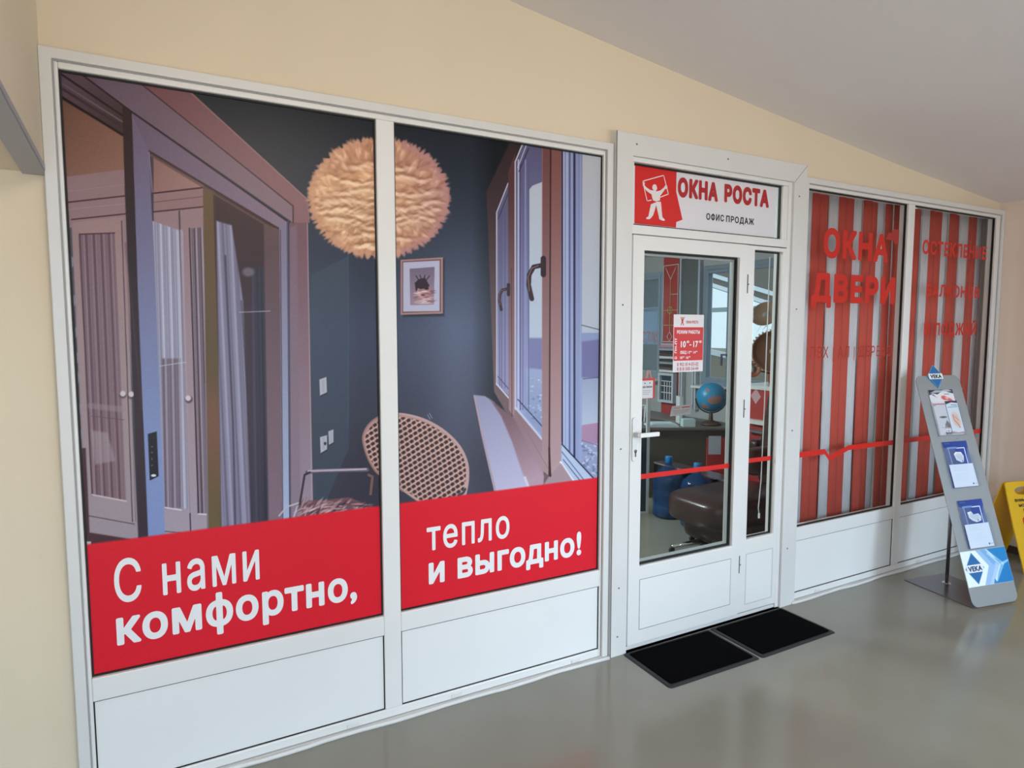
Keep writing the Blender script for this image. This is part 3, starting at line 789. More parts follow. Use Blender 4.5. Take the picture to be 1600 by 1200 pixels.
def poster_b(P, U, V):
    P.c[:] = wall_bg(P.x, P.y)
    # far sash, mid sash, brown posts
    P.poly([(760, 300), (800, 215), (815, 180), (870, 180), (870, 800), (800, 660), (772, 612)], g2((790, 240), (52, 38, 42), (790, 620), (112, 92, 98)), 1.5)
    P.poly([(776, 334), (794, 287), (795, 618), (776, 600)], g2((785, 330), (92, 92, 124), (786, 580), (142, 142, 184)))
    for x0 in (781, 784, 789): P.line([(x0, 330), (x0, 606)], 1.2, (84, 80, 118), 0.8)
    P.line([(776, 600), (776, 332), (794, 286)], 1.6, (196, 196, 216)); P.line([(778.5, 342), (794, 302)], 1.2, (58, 46, 78)); P.line([(776, 600), (795, 622)], 2.2, (200, 206, 226)); P.line([(778, 588), (795, 608)], 1.2, (66, 62, 96))
    P.poly([(794, 270), (805, 238), (806, 655), (795, 640)], g2((800, 300), (84, 54, 58), (800, 640), (154, 126, 134)))
    P.line([(799, 420), (800, 650)], 1.2, (70, 44, 50), 0.7)
    P.poly([(806, 254), (816, 226), (848, 232), (848, 690), (806, 640)], g2((820, 240), (92, 90, 126), (826, 620), (150, 158, 204)))
    P.poly([(827, 296), (832, 290), (848, 284), (848, 530), (827, 530)], g2((836, 290), (182, 190, 206), (836, 520), (178, 192, 214)))
    P.poly([(827, 528), (848, 528), (848, 578), (827, 575)], (122, 124, 170), 3); P.poly([(820, 575), (848, 578), (848, 680), (820, 650)], g2((830, 580), (150, 164, 200), (836, 660), (136, 150, 190)), 4)
    rs = random.Random(2)
    for k in range(22): P.disc(rs.uniform(826, 847), rs.uniform(590, 655), rs.uniform(1, 3), rs.uniform(1, 2), rs.choice([(206, 214, 232), (112, 122, 160), (176, 190, 216)]), 0, 0.7)
    for x0, w_, c_ in ((810, 2.2, (196, 198, 224)), (813, 1.3, (66, 58, 92)), (817, 1.3, (90, 86, 130)), (821, 2, (140, 146, 190)), (826, 1.4, (86, 84, 124))): P.line([(x0, 250), (x0, 640)], w_, c_, 0.85)
    P.line([(805, 640), (805, 253), (816, 226)], 1.8, (206, 206, 224)); P.line([(809, 262), (822, 228)], 1.3, (200, 200, 222)); P.line([(811, 268), (826, 232)], 1.6, (60, 48, 80))
    P.line([(806, 638), (846, 686)], 4, (190, 200, 224)); P.line([(809, 624), (847, 666)], 1.6, (52, 50, 84)); P.line([(807, 644), (846, 692)], 1.6, (232, 236, 246))
    P.poly([(806, 640), (848, 690), (850, 780), (800, 790), (800, 655)], g2((820, 660), (140, 112, 122), (830, 760), (172, 150, 166)), 1.5)
    P.poly([(847, 225), (861, 225), (860, 745), (847, 735)], g2((854, 250), (112, 72, 72), (854, 720), (166, 138, 144)))
    P.poly([(861, 225), (878, 225), (877, 775), (860, 775)], g2((869, 250), (126, 82, 80), (869, 740), (176, 150, 156)))
    P.line([(860.5, 225), (858, 744)], 2.0, (54, 30, 36)); P.line([(847.5, 225), (847, 690)], 1, (170, 130, 130), 0.6)
    P.poly([(877, 225), (950, 230), (950, 800), (877, 760)], g2((900, 250), (124, 132, 172), (900, 700), (142, 158, 200)))
    P.poly([(910, 235), (950, 235), (950, 520), (909, 520)], g2((930, 240), (182, 186, 198), (930, 500), (176, 184, 200)))
    P.poly([(909, 534), (950, 528), (950, 592), (909, 590)], (112, 112, 158), 3); P.poly([(909, 590), (950, 592), (950, 662), (909, 664)], g2((930, 595), (150, 160, 190), (930, 660), (172, 184, 208)), 3)
    P.poly([(909, 664), (938, 660), (950, 700), (909, 690)], (164, 132, 166), 2); P.poly([(908, 692), (950, 700), (950, 780), (908, 740)], (144, 154, 190), 4)
    for k in range(60): P.disc(rs.uniform(909, 938), rs.uniform(692, 742), rs.uniform(1, 3.5), rs.uniform(1, 2), rs.choice([(200, 206, 224), (102, 112, 152), (176, 190, 216)]), rs.uniform(0, 3), 0.7)
    P.line([(909, 508), (940, 516)], 1.3, (70, 72, 96)); P.line([(911, 592), (940, 589)], 1.6, (84, 84, 118), 0.8); P.line([(909, 664), (940, 658)], 1, (190, 186, 200), 0.7); P.line([(909, 688), (940, 698)], 1, (80, 84, 116), 0.7)
    for x0, w_, c_ in ((878.5, 2.4, (38, 26, 56)), (881, 1.4, (206, 210, 232)), (886, 4, (164, 176, 214)), (890, 1.6, (78, 78, 118)), (893.5, 2, (160, 170, 210)), (897.5, 3.0, (36, 34, 64)), (902, 2.6, (142, 148, 190)), (907, 2.0, (150, 160, 198))): P.line([(x0, 228), (x0, 716 + (x0 - 880) * 0.7)], w_, c_, 0.9)
    P.poly([(877, 692), (930, 752), (930, 775), (900, 775), (877, 730)], (176, 192, 222), 2); P.line([(878, 694), (930, 750)], 2.0, (36, 36, 66)); P.line([(878, 706), (914, 752)], 1.4, (90, 96, 140)); P.line([(876, 722), (896, 752)], 3, (226, 232, 244)); P.line([(880, 718), (908, 753)], 1.2, (60, 60, 96))
    P.poly([(858, 744), (877, 724), (898, 756), (880, 775), (838, 775)], (164, 140, 150), 2); P.line([(804, 640), (862, 742)], 1.0, (130, 104, 112), 0.7); P.line([(858, 700), (860, 744)], 2.6, (56, 32, 40))
    # window sill
    P.poly([(740, 617), (758, 619), (772, 628), (790, 655), (815, 700), (835, 780), (775, 780), (752, 680)], g2((760, 625), (146, 146, 180), (800, 770), (186, 184, 212)), 1.5)
    P.poly([(776, 640), (792, 658), (812, 700), (800, 690)], (176, 158, 178), 4, 0.6); P.poly([(764, 622), (804, 655), (850, 745), (840, 780), (826, 768), (800, 690), (783, 650)], g2((790, 650), (118, 92, 104), (830, 750), (176, 150, 166)), 3)
    P.line([(741, 619), (752, 672), (776, 775)], 2.2, (178, 150, 158)); P.line([(820, 746), (829, 770)], 4, (214, 218, 234), 0.8, 2)
    # handles
    for cx, y0, s_ in ((849, 401, 1.0), (794.5, 443, 0.62)):
        P.line([(cx, y0 + 3 * s_), (cx, y0 + 28 * s_)], 8.4 * s_, (50, 36, 44)); P.line([(cx, y0 + 13 * s_), (cx - 15 * s_, y0 + 16 * s_), (cx - 22 * s_, y0 + 28 * s_), (cx - 23 * s_, y0 + 44 * s_), (cx - 18 * s_, y0 + 66 * s_)], 7.2 * s_, (54, 38, 44))
        P.line([(cx - 8 * s_, y0 + 14 * s_), (cx - 18 * s_, y0 + 18 * s_), (cx - 24 * s_, y0 + 32 * s_), (cx - 22 * s_, y0 + 54 * s_)], 1.4 * s_, (150, 118, 116), 0.8)
    # framed print on the wall
    P.poly([(628, 410), (694, 405), (694, 494), (630, 495)], (24, 26, 34), 4, 0.7)
    P.poly([(626, 406), (692, 402), (692, 490), (626, 492)], (168, 128, 124)); P.poly([(628.5, 408.5), (689, 405), (689, 487), (628.5, 489)], (100, 76, 78)); P.poly([(630, 410), (687, 407), (687, 486), (630, 487)], (178, 178, 206))
    P.poly([(640, 420), (679, 417), (678, 476), (641, 477)], g2((650, 420), (112, 102, 126), (660, 476), (150, 128, 146)))
    P.disc(662, 458, 12, 14, (160, 120, 126), 0, 1, 2); P.poly([(648, 442), (655, 436), (664, 434), (671, 446), (668, 452), (653, 450), (650, 458)], (50, 36, 44), 1.5)
    for a, b_ in (((650, 431), (655, 439)), ((656, 430), (659, 437)), ((664, 430), (662, 437)), ((671, 431), (666, 438))): P.line([a, b_], 1.4, (50, 36, 46))
    for k in range(40): P.disc(rs.uniform(650, 678), rs.uniform(454, 474), rs.uniform(3, 7), 0.9, rs.choice([(200, 176, 180), (122, 76, 84), (226, 210, 214)]), rs.uniform(-.4, .2), 0.7)
    P.disc(657, 450, 3, 1.6, (40, 30, 36), 0.2); P.disc(667, 451, 3, 1.6, (40, 30, 36), -0.2); P.disc(661, 461, 3.4, 1.5, (120, 50, 60))
    P.line([(668, 648), (672, 655)], 1.2, (150, 160, 180), 0.8); P.line([(671, 646), (675, 653)], 1.2, (150, 160, 180), 0.8)
    cane_chair(P); lamp(P); red_band(P, V)

YP = 0.0125
def poster(name, x0, x1, fn, label):
    root = empty(name, ((x0 + x1) / 2, YP, 0.4605), label, 'poster')
    grid_obj('print', (x0, YP, 0.4605), (1, 0, 0), (0, 0, 1), x1 - x0, 2.4355 - 0.4605, 0.0021, fn, ARTM, root, toscreen=warp_points)
    bk = MB(); bk.box((x0, YP + 0.0003, 0.4605), (x1, YP + 0.004, 2.4355), WHITEV); bk.build('film_backing', root)
    return root
pa = poster('window_poster', -0.264, 0.735, poster_a, 'left shopfront poster of a sliding balcony door, feather lamp and red band reading С нами комфортно')
pb = poster('window_poster', 0.820, 1.820, poster_b, 'right shopfront poster of window handles, wicker chair and red band reading тепло и выгодно')
YT = YP - 0.0006
textY('С нами', WHITEV, (180, 942), (406, 906), 0.152, YT, 0.014, 1.14).build('light_lettering', pa)
textY('комфортно,', WHITEV, (183, 1006), (558, 938), 0.1265, YT, 0.034, 1.08).build('bold_lettering', pa)
textY('тепло', WHITEV, (667, 862), (796, 839), 0.135, YT, 0.014, 1.12).build('light_lettering', pb)
textY('и выгодно!', WHITEV, (670, 913), (908, 867), 0.122, YT, 0.034, 1.06).build('bold_lettering', pb)

#%%SIGNS
# transom sign
SY = 0.0185
sign = empty('shop_sign', (2.5, SY, 2.137), 'white and red shop name sign above the glass door reading ОКНА РОСТА', 'sign')
m_ = MB(); m_.box((2.012, SY, 2.140), (3.022, SY + 0.0014, 2.424), mat('sign_white', (226, 224, 232), 0.35)); m_.build('sign_board', sign)
def czp(cx, cy): return onY(980 + cx / 10.91, 250 + cy / 10.91, SY)
def polyY(mb, pts, mt, d=0.0005, Y=None):
    Y = SY if Y is None else Y
    mb.prism([(p[0], Y - d, p[2]) for p in pts], (0, d, 0), mt)
m_ = MB(); polyY(m_, [czp(*p) for p in [(133, 82), (840, 178), (835, 540), (942, 1018), (836, 1058), (830, 1152), (122, 1082)]], RED)
em = m_.build('red_emblem_field', sign)
m_ = MB()
EW = mat('emblem_white', (232, 226, 230), 0.4)
def strokeY(mb, a, b, w, mt, Y, d=0.0010):
    a = np.array(a, float); b = np.array(b, float); t = (b - a); t[1] = 0; t /= np.linalg.norm(t); n_ = np.array([-t[2], 0, t[0]]) * w / 2; t = t * w / 2
    polyY(mb, [a - t + n_, b + t + n_, b + t - n_, a - t - n_], mt, d, Y)
rc = [czp(*p) for p in [(262, 362), (620, 262), (700, 582), (338, 700)]]
strokeY(m_, rc[0], rc[1], 0.0046, EW, SY); strokeY(m_, rc[1], rc[2], 0.0046, EW, SY); strokeY(m_, rc[2], czp(565, 632), 0.0046, EW, SY); strokeY(m_, czp(410, 684), rc[3], 0.0046, EW, SY); strokeY(m_, rc[3], rc[0], 0.0046, EW, SY)
m_.build('emblem_window_frame', em)
m_ = MB()
for pts in ([(425, 460), (440, 425), (465, 412), (490, 425), (505, 465), (505, 500), (492, 520), (470, 526), (445, 510), (428, 490)],
            [(262, 430), (268, 395), (285, 372), (298, 395), (292, 430), (335, 475), (400, 515), (462, 520), (500, 535), (560, 522), (625, 470), (652, 425), (672, 428), (684, 475), (664, 496), (648, 490), (600, 560), (560, 612), (556, 690), (490, 708), (440, 690), (424, 640), (412, 585), (330, 530), (290, 478)],
            [(505, 712), (572, 712), (585, 850), (596, 970), (612, 990), (640, 1020), (632, 1038), (596, 1034), (544, 1008), (536, 960), (510, 850), (490, 760), (470, 850), (440, 940), (415, 975), (380, 1010), (324, 1008), (322, 985), (360, 962), (372, 900), (395, 790), (400, 756), (470, 728)]):
    polyY(m_, [czp(*p) for p in pts], EW, 0.0012)
m_.build('emblem_figure', em)
textY('ОКНА', REDDK, (1058.8, 307.8), (1121.4, 315.2), 0.098, SY - 0.001, 0.07, 1.16, level=True).build('name_lettering', sign)
textY('РОСТА', REDDK, (1131.5, 316.2), (1201.0, 324.6), 0.0955, SY - 0.001, 0.07, 1.16, level=True).build('name_lettering', sign)
textY('ОФИС', BLACKV, (1103.5, 343), (1131, 346.4), 0.034, SY - 0.001, 0.028, 1.2).build('subtitle_lettering', sign)
textY('ПРОДАЖ', BLACKV, (1134.5, 346.8), (1178, 351.6), 0.034, SY - 0.001, 0.028, 1.2).build('subtitle_lettering', sign)

# opening hours sheet on the door glass
HY = 0.0085
hs = empty('opening_hours_sign', (2.39, HY, 1.413), 'red and white opening hours sheet on the glass door with 10 to 17 times', 'sign')
m_ = MB(); m_.box((2.284, HY - 0.001, 1.413), (2.492, HY, 1.710), mat('sheet_white', (226, 220, 226), 0.4)); m_.build('sheet', hs)
m_ = MB(); m_.box((2.287, HY - 0.0016, 1.472), (2.489, HY - 0.001, 1.645), mat('sheet_red', (204, 34, 36), 0.4)); m_.build('red_field', hs)
m_ = MB()
MR = mat('print_red', (190, 50, 44), 0.4)
cx, cz = 2.342, 1.676
for pts in ([(-.004, .016), (.004, .016), (.005, .024), (0, .028), (-.005, .024)], [(-.018, .026), (-.014, .028), (-.006, .014), (.006, .014), (.015, .028), (.019, .025), (.008, .004), (.007, -.008), (.014, -.028), (.008, -.028), (0, -.01), (-.008, -.028), (-.014, -.028), (-.007, -.006), (-.007, .006)]):
    polyY(m_, [(cx + x * 0.8, 0, cz + z * 0.8) for x, z in pts], MR, 0.0014, HY)
m_.build('emblem_figure', hs)
def T(body, mt, x0, x1, z, h, Y, bold, par, name='lettering', space=1.05):
    text(body, mt, (x0, Y, z), (x1, Y, z), (0, 0, 1), h, bold, space, nrm=(0, -1, 0)).build(name, par)
T('ОКНА РОСТА', MR, 2.368, 2.452, 1.664, 0.015, HY - 0.0012, 0.03, hs)
T('РЕЖИМ РАБОТЫ', WHITEV, 2.306, 2.464, 1.611, 0.0185, HY - 0.0018, 0.03, hs)
T('10', WHITEV, 2.334, 2.368, 1.541, 0.034, HY - 0.0018, 0.035, hs); T('00', WHITEV, 2.374, 2.391, 1.563, 0.013, HY - 0.0018, 0.03, hs)
T('–', WHITEV, 2.394, 2.407, 1.541, 0.034, HY - 0.0018, 0.03, hs)
T('17', WHITEV, 2.420, 2.453, 1.541, 0.034, HY - 0.0018, 0.035, hs); T('00', WHITEV, 2.460, 2.478, 1.563, 0.013, HY - 0.0018, 0.03, hs)
T('ОБЕД', WHITEV, 2.331, 2.374, 1.507, 0.016, HY - 0.0018, 0.03, hs); T('13', WHITEV, 2.382, 2.397, 1.507, 0.015, HY - 0.0018, 0.02, hs); T('00', WHITEV, 2.399, 2.410, 1.515, 0.007, HY - 0.0018, 0.02, hs)
T('14', WHITEV, 2.421, 2.437, 1.507, 0.015, HY - 0.0018, 0.02, hs); T('00', WHITEV, 2.439, 2.450, 1.515, 0.007, HY - 0.0018, 0.02, hs)
T('10', WHITEV, 2.331, 2.347, 1.481, 0.014, HY - 0.0018, 0.03, hs); T('00', WHITEV, 2.349, 2.360, 1.488, 0.007, HY - 0.0018, 0.02, hs)
T('16', WHITEV, 2.372, 2.388, 1.481, 0.014, HY - 0.0018, 0.03, hs); T('00', WHITEV, 2.390, 2.402, 1.488, 0.007, HY - 0.0018, 0.02, hs)
text('ПН-ПТ', WHITEV, (2.308, HY - 0.0018, 1.512), (2.308, HY - 0.0018, 1.590), (-1, 0, 0), 0.016, 0.03, 1.1, nrm=(0, -1, 0)).build('lettering', hs)
T('СБ', WHITEV, 2.292, 2.310, 1.481, 0.013, HY - 0.0018, 0.03, hs)
T('8 902 814-03-02', REDDK, 2.312, 2.460, 1.444, 0.019, HY - 0.0012, 0.01, hs)
T('8 818 500-54-44', REDDK, 2.312, 2.460, 1.420, 0.019, HY - 0.0012, 0.01, hs)

# tag card hanging on the inside of the door glass
tg = empty('price_tag_card', (2.148, 0.03, 1.28), 'small white card with red edge and triangular hanger inside the door glass', 'sign')
TY = 0.034
m_ = MB(); m_.box((2.104, TY, 1.281), (2.190, TY + 0.003, 1.388), mat('tag_red', (200, 54, 58), 0.45)); m_.build('red_backing', tg, bevel=0.001)
m_ = MB(); m_.box((2.104, TY - 0.001, 1.284), (2.176, TY, 1.374), mat('tag_white', (228, 220, 226), 0.5)); m_.build('card', tg)
m_ = MB(); m_.tube([(2.130, TY, 1.386), (2.146, TY, 1.424), (2.152, TY, 1.424), (2.168, TY, 1.386)], 0.0035, mat('tag_hanger', (222, 150, 150), 0.5), 8); m_.build('hanger', tg)
T('НА ОКНА', BLACKV, 2.109, 2.170, 1.336, 0.011, TY - 0.0014, 0.03, tg)
for k, (a, b_) in enumerate(((2.109, 2.165), (2.109, 2.16), (2.109, 2.15))):
    m_ = MB(); m_.box((a, TY - 0.0014, 1.322 - k * 0.009), (b_, TY - 0.001, 1.3245 - k * 0.009), mat('print_grey', (168, 160, 168), 0.5)); m_.build('fine_print', tg)
for x in (2.124, 2.156):
    m_ = MB(); m_.box((x - 0.003, TY - 0.0014, 1.358), (x + 0.003, TY - 0.001, 1.364), BLACKV); m_.build('printed_mark', tg)
# small card on the sheet holder: lies on desk (see office)

# red line decal across the glass
def decal_line(name, pts, Y, w, label, mt=RED):
    mb = MB(); P3 = [onY(x, y, Y) for x, y in pts]
    n = len(P3); top = []; bot = []
    for p in P3: top.append((p[0], Y, p[2] + w / 2)); bot.append((p[0], Y, p[2] - w / 2))
    for k in range(n - 1): mb.add([top[k], top[k + 1], bot[k + 1], bot[k]], [(0, 1, 2, 3)], mt)
    mb.prism([top[0], top[-1], bot[-1], bot[0]] if n == 2 else top + bot[::-1], (0, 0.0004, 0), mt) if False else None
    o = mb.build(name, None, origin=(P3[0][0], Y, P3[0][2]))
    so = o.modifiers.new('thickness', 'SOLIDIFY'); so.thickness = 0.0004
    tag(o, label, 'decal', 'red line stuck along the glass'); return o
decal_line('red_stripe', [(996.5, 745.5), (1139.8, 727.5)], 0.0082, 0.0255, 'red stripe across the glass of the door with the handle')
decal_line('red_stripe', [(1165.5, 720.5), (1205.2, 715.5)], 0.0172, 0.0255, 'short red stripe across the narrow glass beside the door')
decal_line('red_stripe', [(1241.0, 712.0), (1288.5, 705.5), (1296, 716.5), (1326, 699.5), (1398.2, 691.0)], 0.0162, 0.032, 'kinked red stripe across the wide striped pane')
decal_line('red_stripe', [(1410.5, 689.0), (1538.0, 672.5)], 0.0162, 0.032, 'red stripe across the last pane behind the brochure stand')

LET = mat('red_letter_vinyl', (208, 34, 22), 0.35)
LETT = mat('thin_letter_vinyl', (184, 44, 36), 0.4)
def letters(body, a, b, h, bold, label, mt=LET, space=1.15):
    z = (onY(*a, 0.0165)[2] + onY(*b, 0.0165)[2]) / 2
    p0 = onY(*a, 0.0165); p1 = onY(*b, 0.0165)
    o = text(body, mt, (p0[0], 0.0165, z), (p1[0], 0.0165, z), (0, 0, 1), h, bold, space, nrm=(0, -1, 0)).build('glass_lettering', None, origin=(p0[0], 0.0165, z))
    tag(o, label, 'lettering', 'red lettering on the striped panes'); return o
letters('ОКНА', (1286, 403), (1387, 410), 0.176, 0.05, 'large red letters ОКНА at the top of the wide striped pane')
letters('ДВЕРИ', (1267, 472.5), (1397, 475.5), 0.174, 0.055, 'large red letters ДВЕРИ under the top word of the striped pane')
letters('ПВХ | АЛ | ДЕРЕВО', (1266, 559.5), (1392, 556.5), 0.068, 0.0, 'thin red letters ПВХ АЛ ДЕРЕВО halfway down the striped pane', LETT)
letters('ОСТЕКЛЕНИЕ', (1441, 396), (1541, 407), 0.094, 0.035, 'red word ОСТЕКЛЕНИЕ high on the last pane')
letters('БАЛКОНОВ', (1447, 463), (1529.5, 466), 0.082, 0.035, 'red word БАЛКОНОВ in the middle of the last pane')
letters('И ЛОДЖИЙ', (1443, 523), (1524.5, 524.5), 0.086, 0.035, 'red words И ЛОДЖИЙ lowest on the last pane above the stand')
# little roof mark beside the first word
m_ = MB(); P_ = [onY(*p, 0.0165) for p in [(1383, 374), (1389, 363), (1392, 365), (1396, 358), (1405, 359), (1404, 382), (1397, 381), (1396, 376)]]
m_.prism([(p[0], 0.0160, p[2]) for p in P_], (0, 0.0004, 0), mat('dark_red_vinyl_mark', (170, 44, 40), 0.4))
tag(m_.build('roof_mark', None, origin=tuple(P_[0])), 'dark red roof shaped mark beside the top word on the striped pane', 'decal')

#%%BLINDS
def add_translucency(mm, fac, tint=None):
    nt = mm.node_tree; b = nt.nodes['Principled BSDF']; o = nt.nodes['Material Output']
    t = nt.nodes.new('ShaderNodeBsdfTranslucent'); mx = nt.nodes.new('ShaderNodeMixShader'); mx.inputs[0].default_value = fac
    if b.inputs['Base Color'].links: nt.links.new(b.inputs['Base Color'].links[0].from_socket, t.inputs['Color'])
    else: t.inputs['Color'].default_value = b.inputs['Base Color'].default_value
    nt.links.new(b.outputs[0], mx.inputs[1]); nt.links.new(t.outputs[0], mx.inputs[2]); nt.links.new(mx.outputs[0], o.inputs['Surface'])
    return mm
def fabric(name, rgb):
    mm = bpy.data.materials.new(name); mm.use_nodes = True; nt = mm.node_tree; b = nt.nodes['Principled BSDF']
    tc = nt.nodes.new('ShaderNodeTexCoord'); n = nt.nodes.new('ShaderNodeTexNoise'); mp = nt.nodes.new('ShaderNodeMapping')
    mp.inputs['Scale'].default_value = (220, 220, 8); n.inputs['Scale'].default_value = 1; n.inputs['Detail'].default_value = 2
    r = nt.nodes.new('ShaderNodeValToRGB'); c = lin(rgb)
    r.color_ramp.elements[0].position = 0.25; r.color_ramp.elements[1].position = 0.75
    r.color_ramp.elements[0].color = (*(c * 0.86), 1); r.color_ramp.elements[1].color = (*np.minimum(c * 1.06, 1), 1)
    nt.links.new(tc.outputs['Object'], mp.inputs['Vector']); nt.links.new(mp.outputs[0], n.inputs['Vector']); nt.links.new(n.outputs['Fac'], r.inputs['Fac'])
    nt.links.new(r.outputs[0], b.inputs['Base Color']); b.inputs['Roughness'].default_value = 0.75
    return add_translucency(mm, 0.25)
REDF = fabric('red_blind_fabric', (232, 98, 84)); WHF = fabric('white_blind_fabric', (244, 238, 246)); GRF = fabric('grey_pink_blind_fabric', (224, 202, 208))
BY = 0.13
def blind(x_edges, label, seed):
    """x_edges: list of (x0, x1, material) on the plane of the blind"""
    rs = random.Random(seed)
    root = empty('vertical_blind', ((x_edges[0][0] + x_edges[-1][1]) / 2, BY, 0.40), label, 'blind', 'striped vertical blinds behind the last panes')
    rail = MB(); rail.box((x_edges[0][0] + 0.004, BY - 0.02, 2.462), (x_edges[-1][1] - 0.004, BY + 0.02, 2.49), PVC2); rail.build('head_rail', root)
    for x0, x1, mt_, nm in x_edges:
        mb = MB(); n = 7; w = x1 - x0; ph = rs.uniform(-0.6, 0.6); y0 = BY + rs.uniform(-0.012, 0.012); dx = rs.uniform(-0.008, 0.008)
        vs = []; fs = []
        for j, z in enumerate((2.462, 1.5, 0.42)):
            for k in range(n + 1):
                t = k / n
                vs.append((x0 + w * t + dx * (2.462 - z) / 2, y0 - 0.010 * sin(pi * t) + ph * 0.012 * (t - 0.5), z))
        for j in range(2):
            for k in range(n): a = j * (n + 1) + k; fs.append((a, a + 1, a + n + 2, a + n + 1))
        mb.add(vs, fs, mt_); o = mb.build(nm, root, smooth=True)
        sd_ = o.modifiers.new('thickness', 'SOLIDIFY'); sd_.thickness = 0.0012
    return root
def topx(px): return onY(px, 305 + (px - 1256) * 0.155, BY)[0]
c7 = lambda c: 1220 + c / 3.158
ed = []
def addred(a, b_):
    xa, xb = topx(c7(a)), topx(c7(b_)); m2 = (xa + xb) / 2
    ed.append((xa - 0.004, m2 + 0.003, REDF, 'red_slat')); ed.append((m2 - 0.003, xb + 0.004, REDF, 'red_slat'))
def addwh(a, b_, mt_=WHF, nm='white_slat'): ed.append((topx(c7(a)) - 0.007, topx(c7(b_)) + 0.007, mt_, nm))
addwh(76, 112, REDF, 'red_slat'); addwh(112, 156); addred(157, 243); addwh(243, 286); addred(286, 366); addwh(366, 404); addred(404, 481); addwh(481, 517); addred(517, 590)
addwh(590, 622, GRF, 'grey_slat'); addwh(622, 648, GRF, 'grey_slat')
blind(ed, 'red and white vertical blind behind the wide pane next to the door', 3)
ed = []
addwh(668, 697, REDF, 'red_slat'); addwh(697, 730); addred(730, 795); addwh(795, 828); addred(828, 887); addwh(887, 920); addred(920, 966); addwh(966, 996); 
addwh(996, 1030, GRF, 'grey_slat'); addwh(1030, 1062, GRF, 'grey_slat'); addwh(1062, 1100, WHF)
blind(ed, 'red and white vertical blind behind the last pane by the stand', 8)

#%%MATS
RUB = mat('mat_rubber_edge', (34, 36, 38), 0.6, bump=0.3, bscale=80)
PILE = mat('mat_black_pile', (7, 7, 10), 1.0, spec=0.05, noise=0.5, nscale=120, bump=1.0, bscale=350)
def doormat(x0, x1, y0, y1, label, rz):
    cx_, cy_ = (x0 + x1) / 2, (y0 + y1) / 2
    root = empty('door_mat', (cx_, cy_, 0), label, 'mat', 'black mats at the shop door', rz=rz)
    w, d = (x1 - x0) / 2, (y1 - y0) / 2
    def rrect(w, d, r, z): return [(sx * (w - r) + r * cos(a), sy * (d - r) + r * sin(a), z) for sx, sy, a0 in ((1, 1, 0), (-1, 1, 90), (-1, -1, 180), (1, -1, 270)) for a in [radians(a0 + q * 22.5) for q in range(5)]]
    M = Matrix.Translation((cx_, cy_, 0)) @ Matrix.Rotation(rz, 4, 'Z')
    mb = MB(); lo = [M @ Vector(p) for p in rrect(w, d, 0.018, 0.0005)]; mi_ = [M @ Vector(p) for p in rrect(w - 0.008, d - 0.008, 0.014, 0.006)]
    n = len(lo); mb.add(lo + mi_, [tuple(range(n))[::-1], tuple(range(n, 2 * n))] + [(k, (k + 1) % n, n + (k + 1) % n, n + k) for k in range(n)], RUB)
    mb.build('rubber_edge', root)
    mb = MB(); lo = [M @ Vector(p) for p in rrect(w - 0.024, d - 0.022, 0.01, 0.0055)]; mi_ = [M @ Vector(p) for p in rrect(w - 0.027, d - 0.025, 0.01, 0.0105)]
    mb.add(lo + mi_, [tuple(range(n))[::-1], tuple(range(n, 2 * n))] + [(k, (k + 1) % n, n + (k + 1) % n, n + k) for k in range(n)], PILE)
    mb.build('pile', root)
doormat(1.955, 2.538, -0.385, -0.030, 'black door mat left, under the handle side of the door', radians(-0.6))
doormat(2.546, 3.122, -0.388, -0.030, 'black door mat right, below the narrow glass beside the door', radians(0.3))

#%%STAND
H_, TI = -0.185, 0.331
PO = np.array([4.083, -0.586, 0.012]); PU = np.array([cos(H_), sin(H_), 0]); PV = np.array([-sin(H_) * sin(TI), cos(H_) * sin(TI), cos(TI)]); PN = np.cross(PU, PV)
def sp_(u, v, n=0.0): return tuple(PO + PU * u + PV * v + PN * n)      # n > 0 towards the corridor
GREYM = mat('stand_grey_metal', (152, 155, 158), 0.42, metal=0.35, bump=0.1, bscale=500)
stand = empty('brochure_stand', (4.28, -0.36, 0), 'grey leaning brochure display stand on a floor plate before the last pane', 'stand')
def rr(u0, u1, v0, v1, r_, seg=6):
    return [(cu_ + r_ * cos(a), cv + r_ * sin(a)) for cu_, cv, a0 in ((u1 - r_, v1 - r_, 0), (u0 + r_, v1 - r_, 90), (u0 + r_, v0 + r_, 180), (u1 - r_, v0 + r_, 270)) for a in [radians(a0 + q * 90 / seg) for q in range(seg + 1)]]
m_ = MB(); m_.prism([sp_(u, v, -0.004) for u, v in rr(0, 0.372, 0.0, 1.405, 0.045)], PN * 0.004, GREYM)
m_.build('display_panel', stand, bevel=0.001)
m_ = MB()
a0 = sp_(0.01, 0.004); bw = Vector(PU) * 0.352; bd = Vector((-sin(H_), cos(H_), 0)) * 0.455
q0 = Vector((4.105, -0.572, 0.0)); m_.prism([q0, q0 + bw, q0 + bw + bd, q0 + bd], (0, 0, 0.005), mat('stand_base_metal', (124, 120, 124), 0.28, metal=0.7))
m_.build('base_plate', stand, bevel=0.001)
m_ = MB(); m_.lathe((4.372, -0.288, 0.005), [(0.028, 0), (0.028, 0.002), (0.022, 0.006), (0.014, 0.008)], CHROME, 24); m_.build('pole_collar', stand, smooth=False)
m_ = MB(); m_.tube([(4.372, -0.288, 0.005), (4.372, -0.288, 0.925)], 0.0105, mat('pole_steel', (150, 150, 156), 0.25, metal=0.9), 20); m_.build('pole', stand, smooth=True)
m_ = MB(); m_.box((4.355, -0.312, 0.90), (4.389, -0.262, 0.955), GREYM); m_.build('pole_bracket', stand, bevel=0.002)
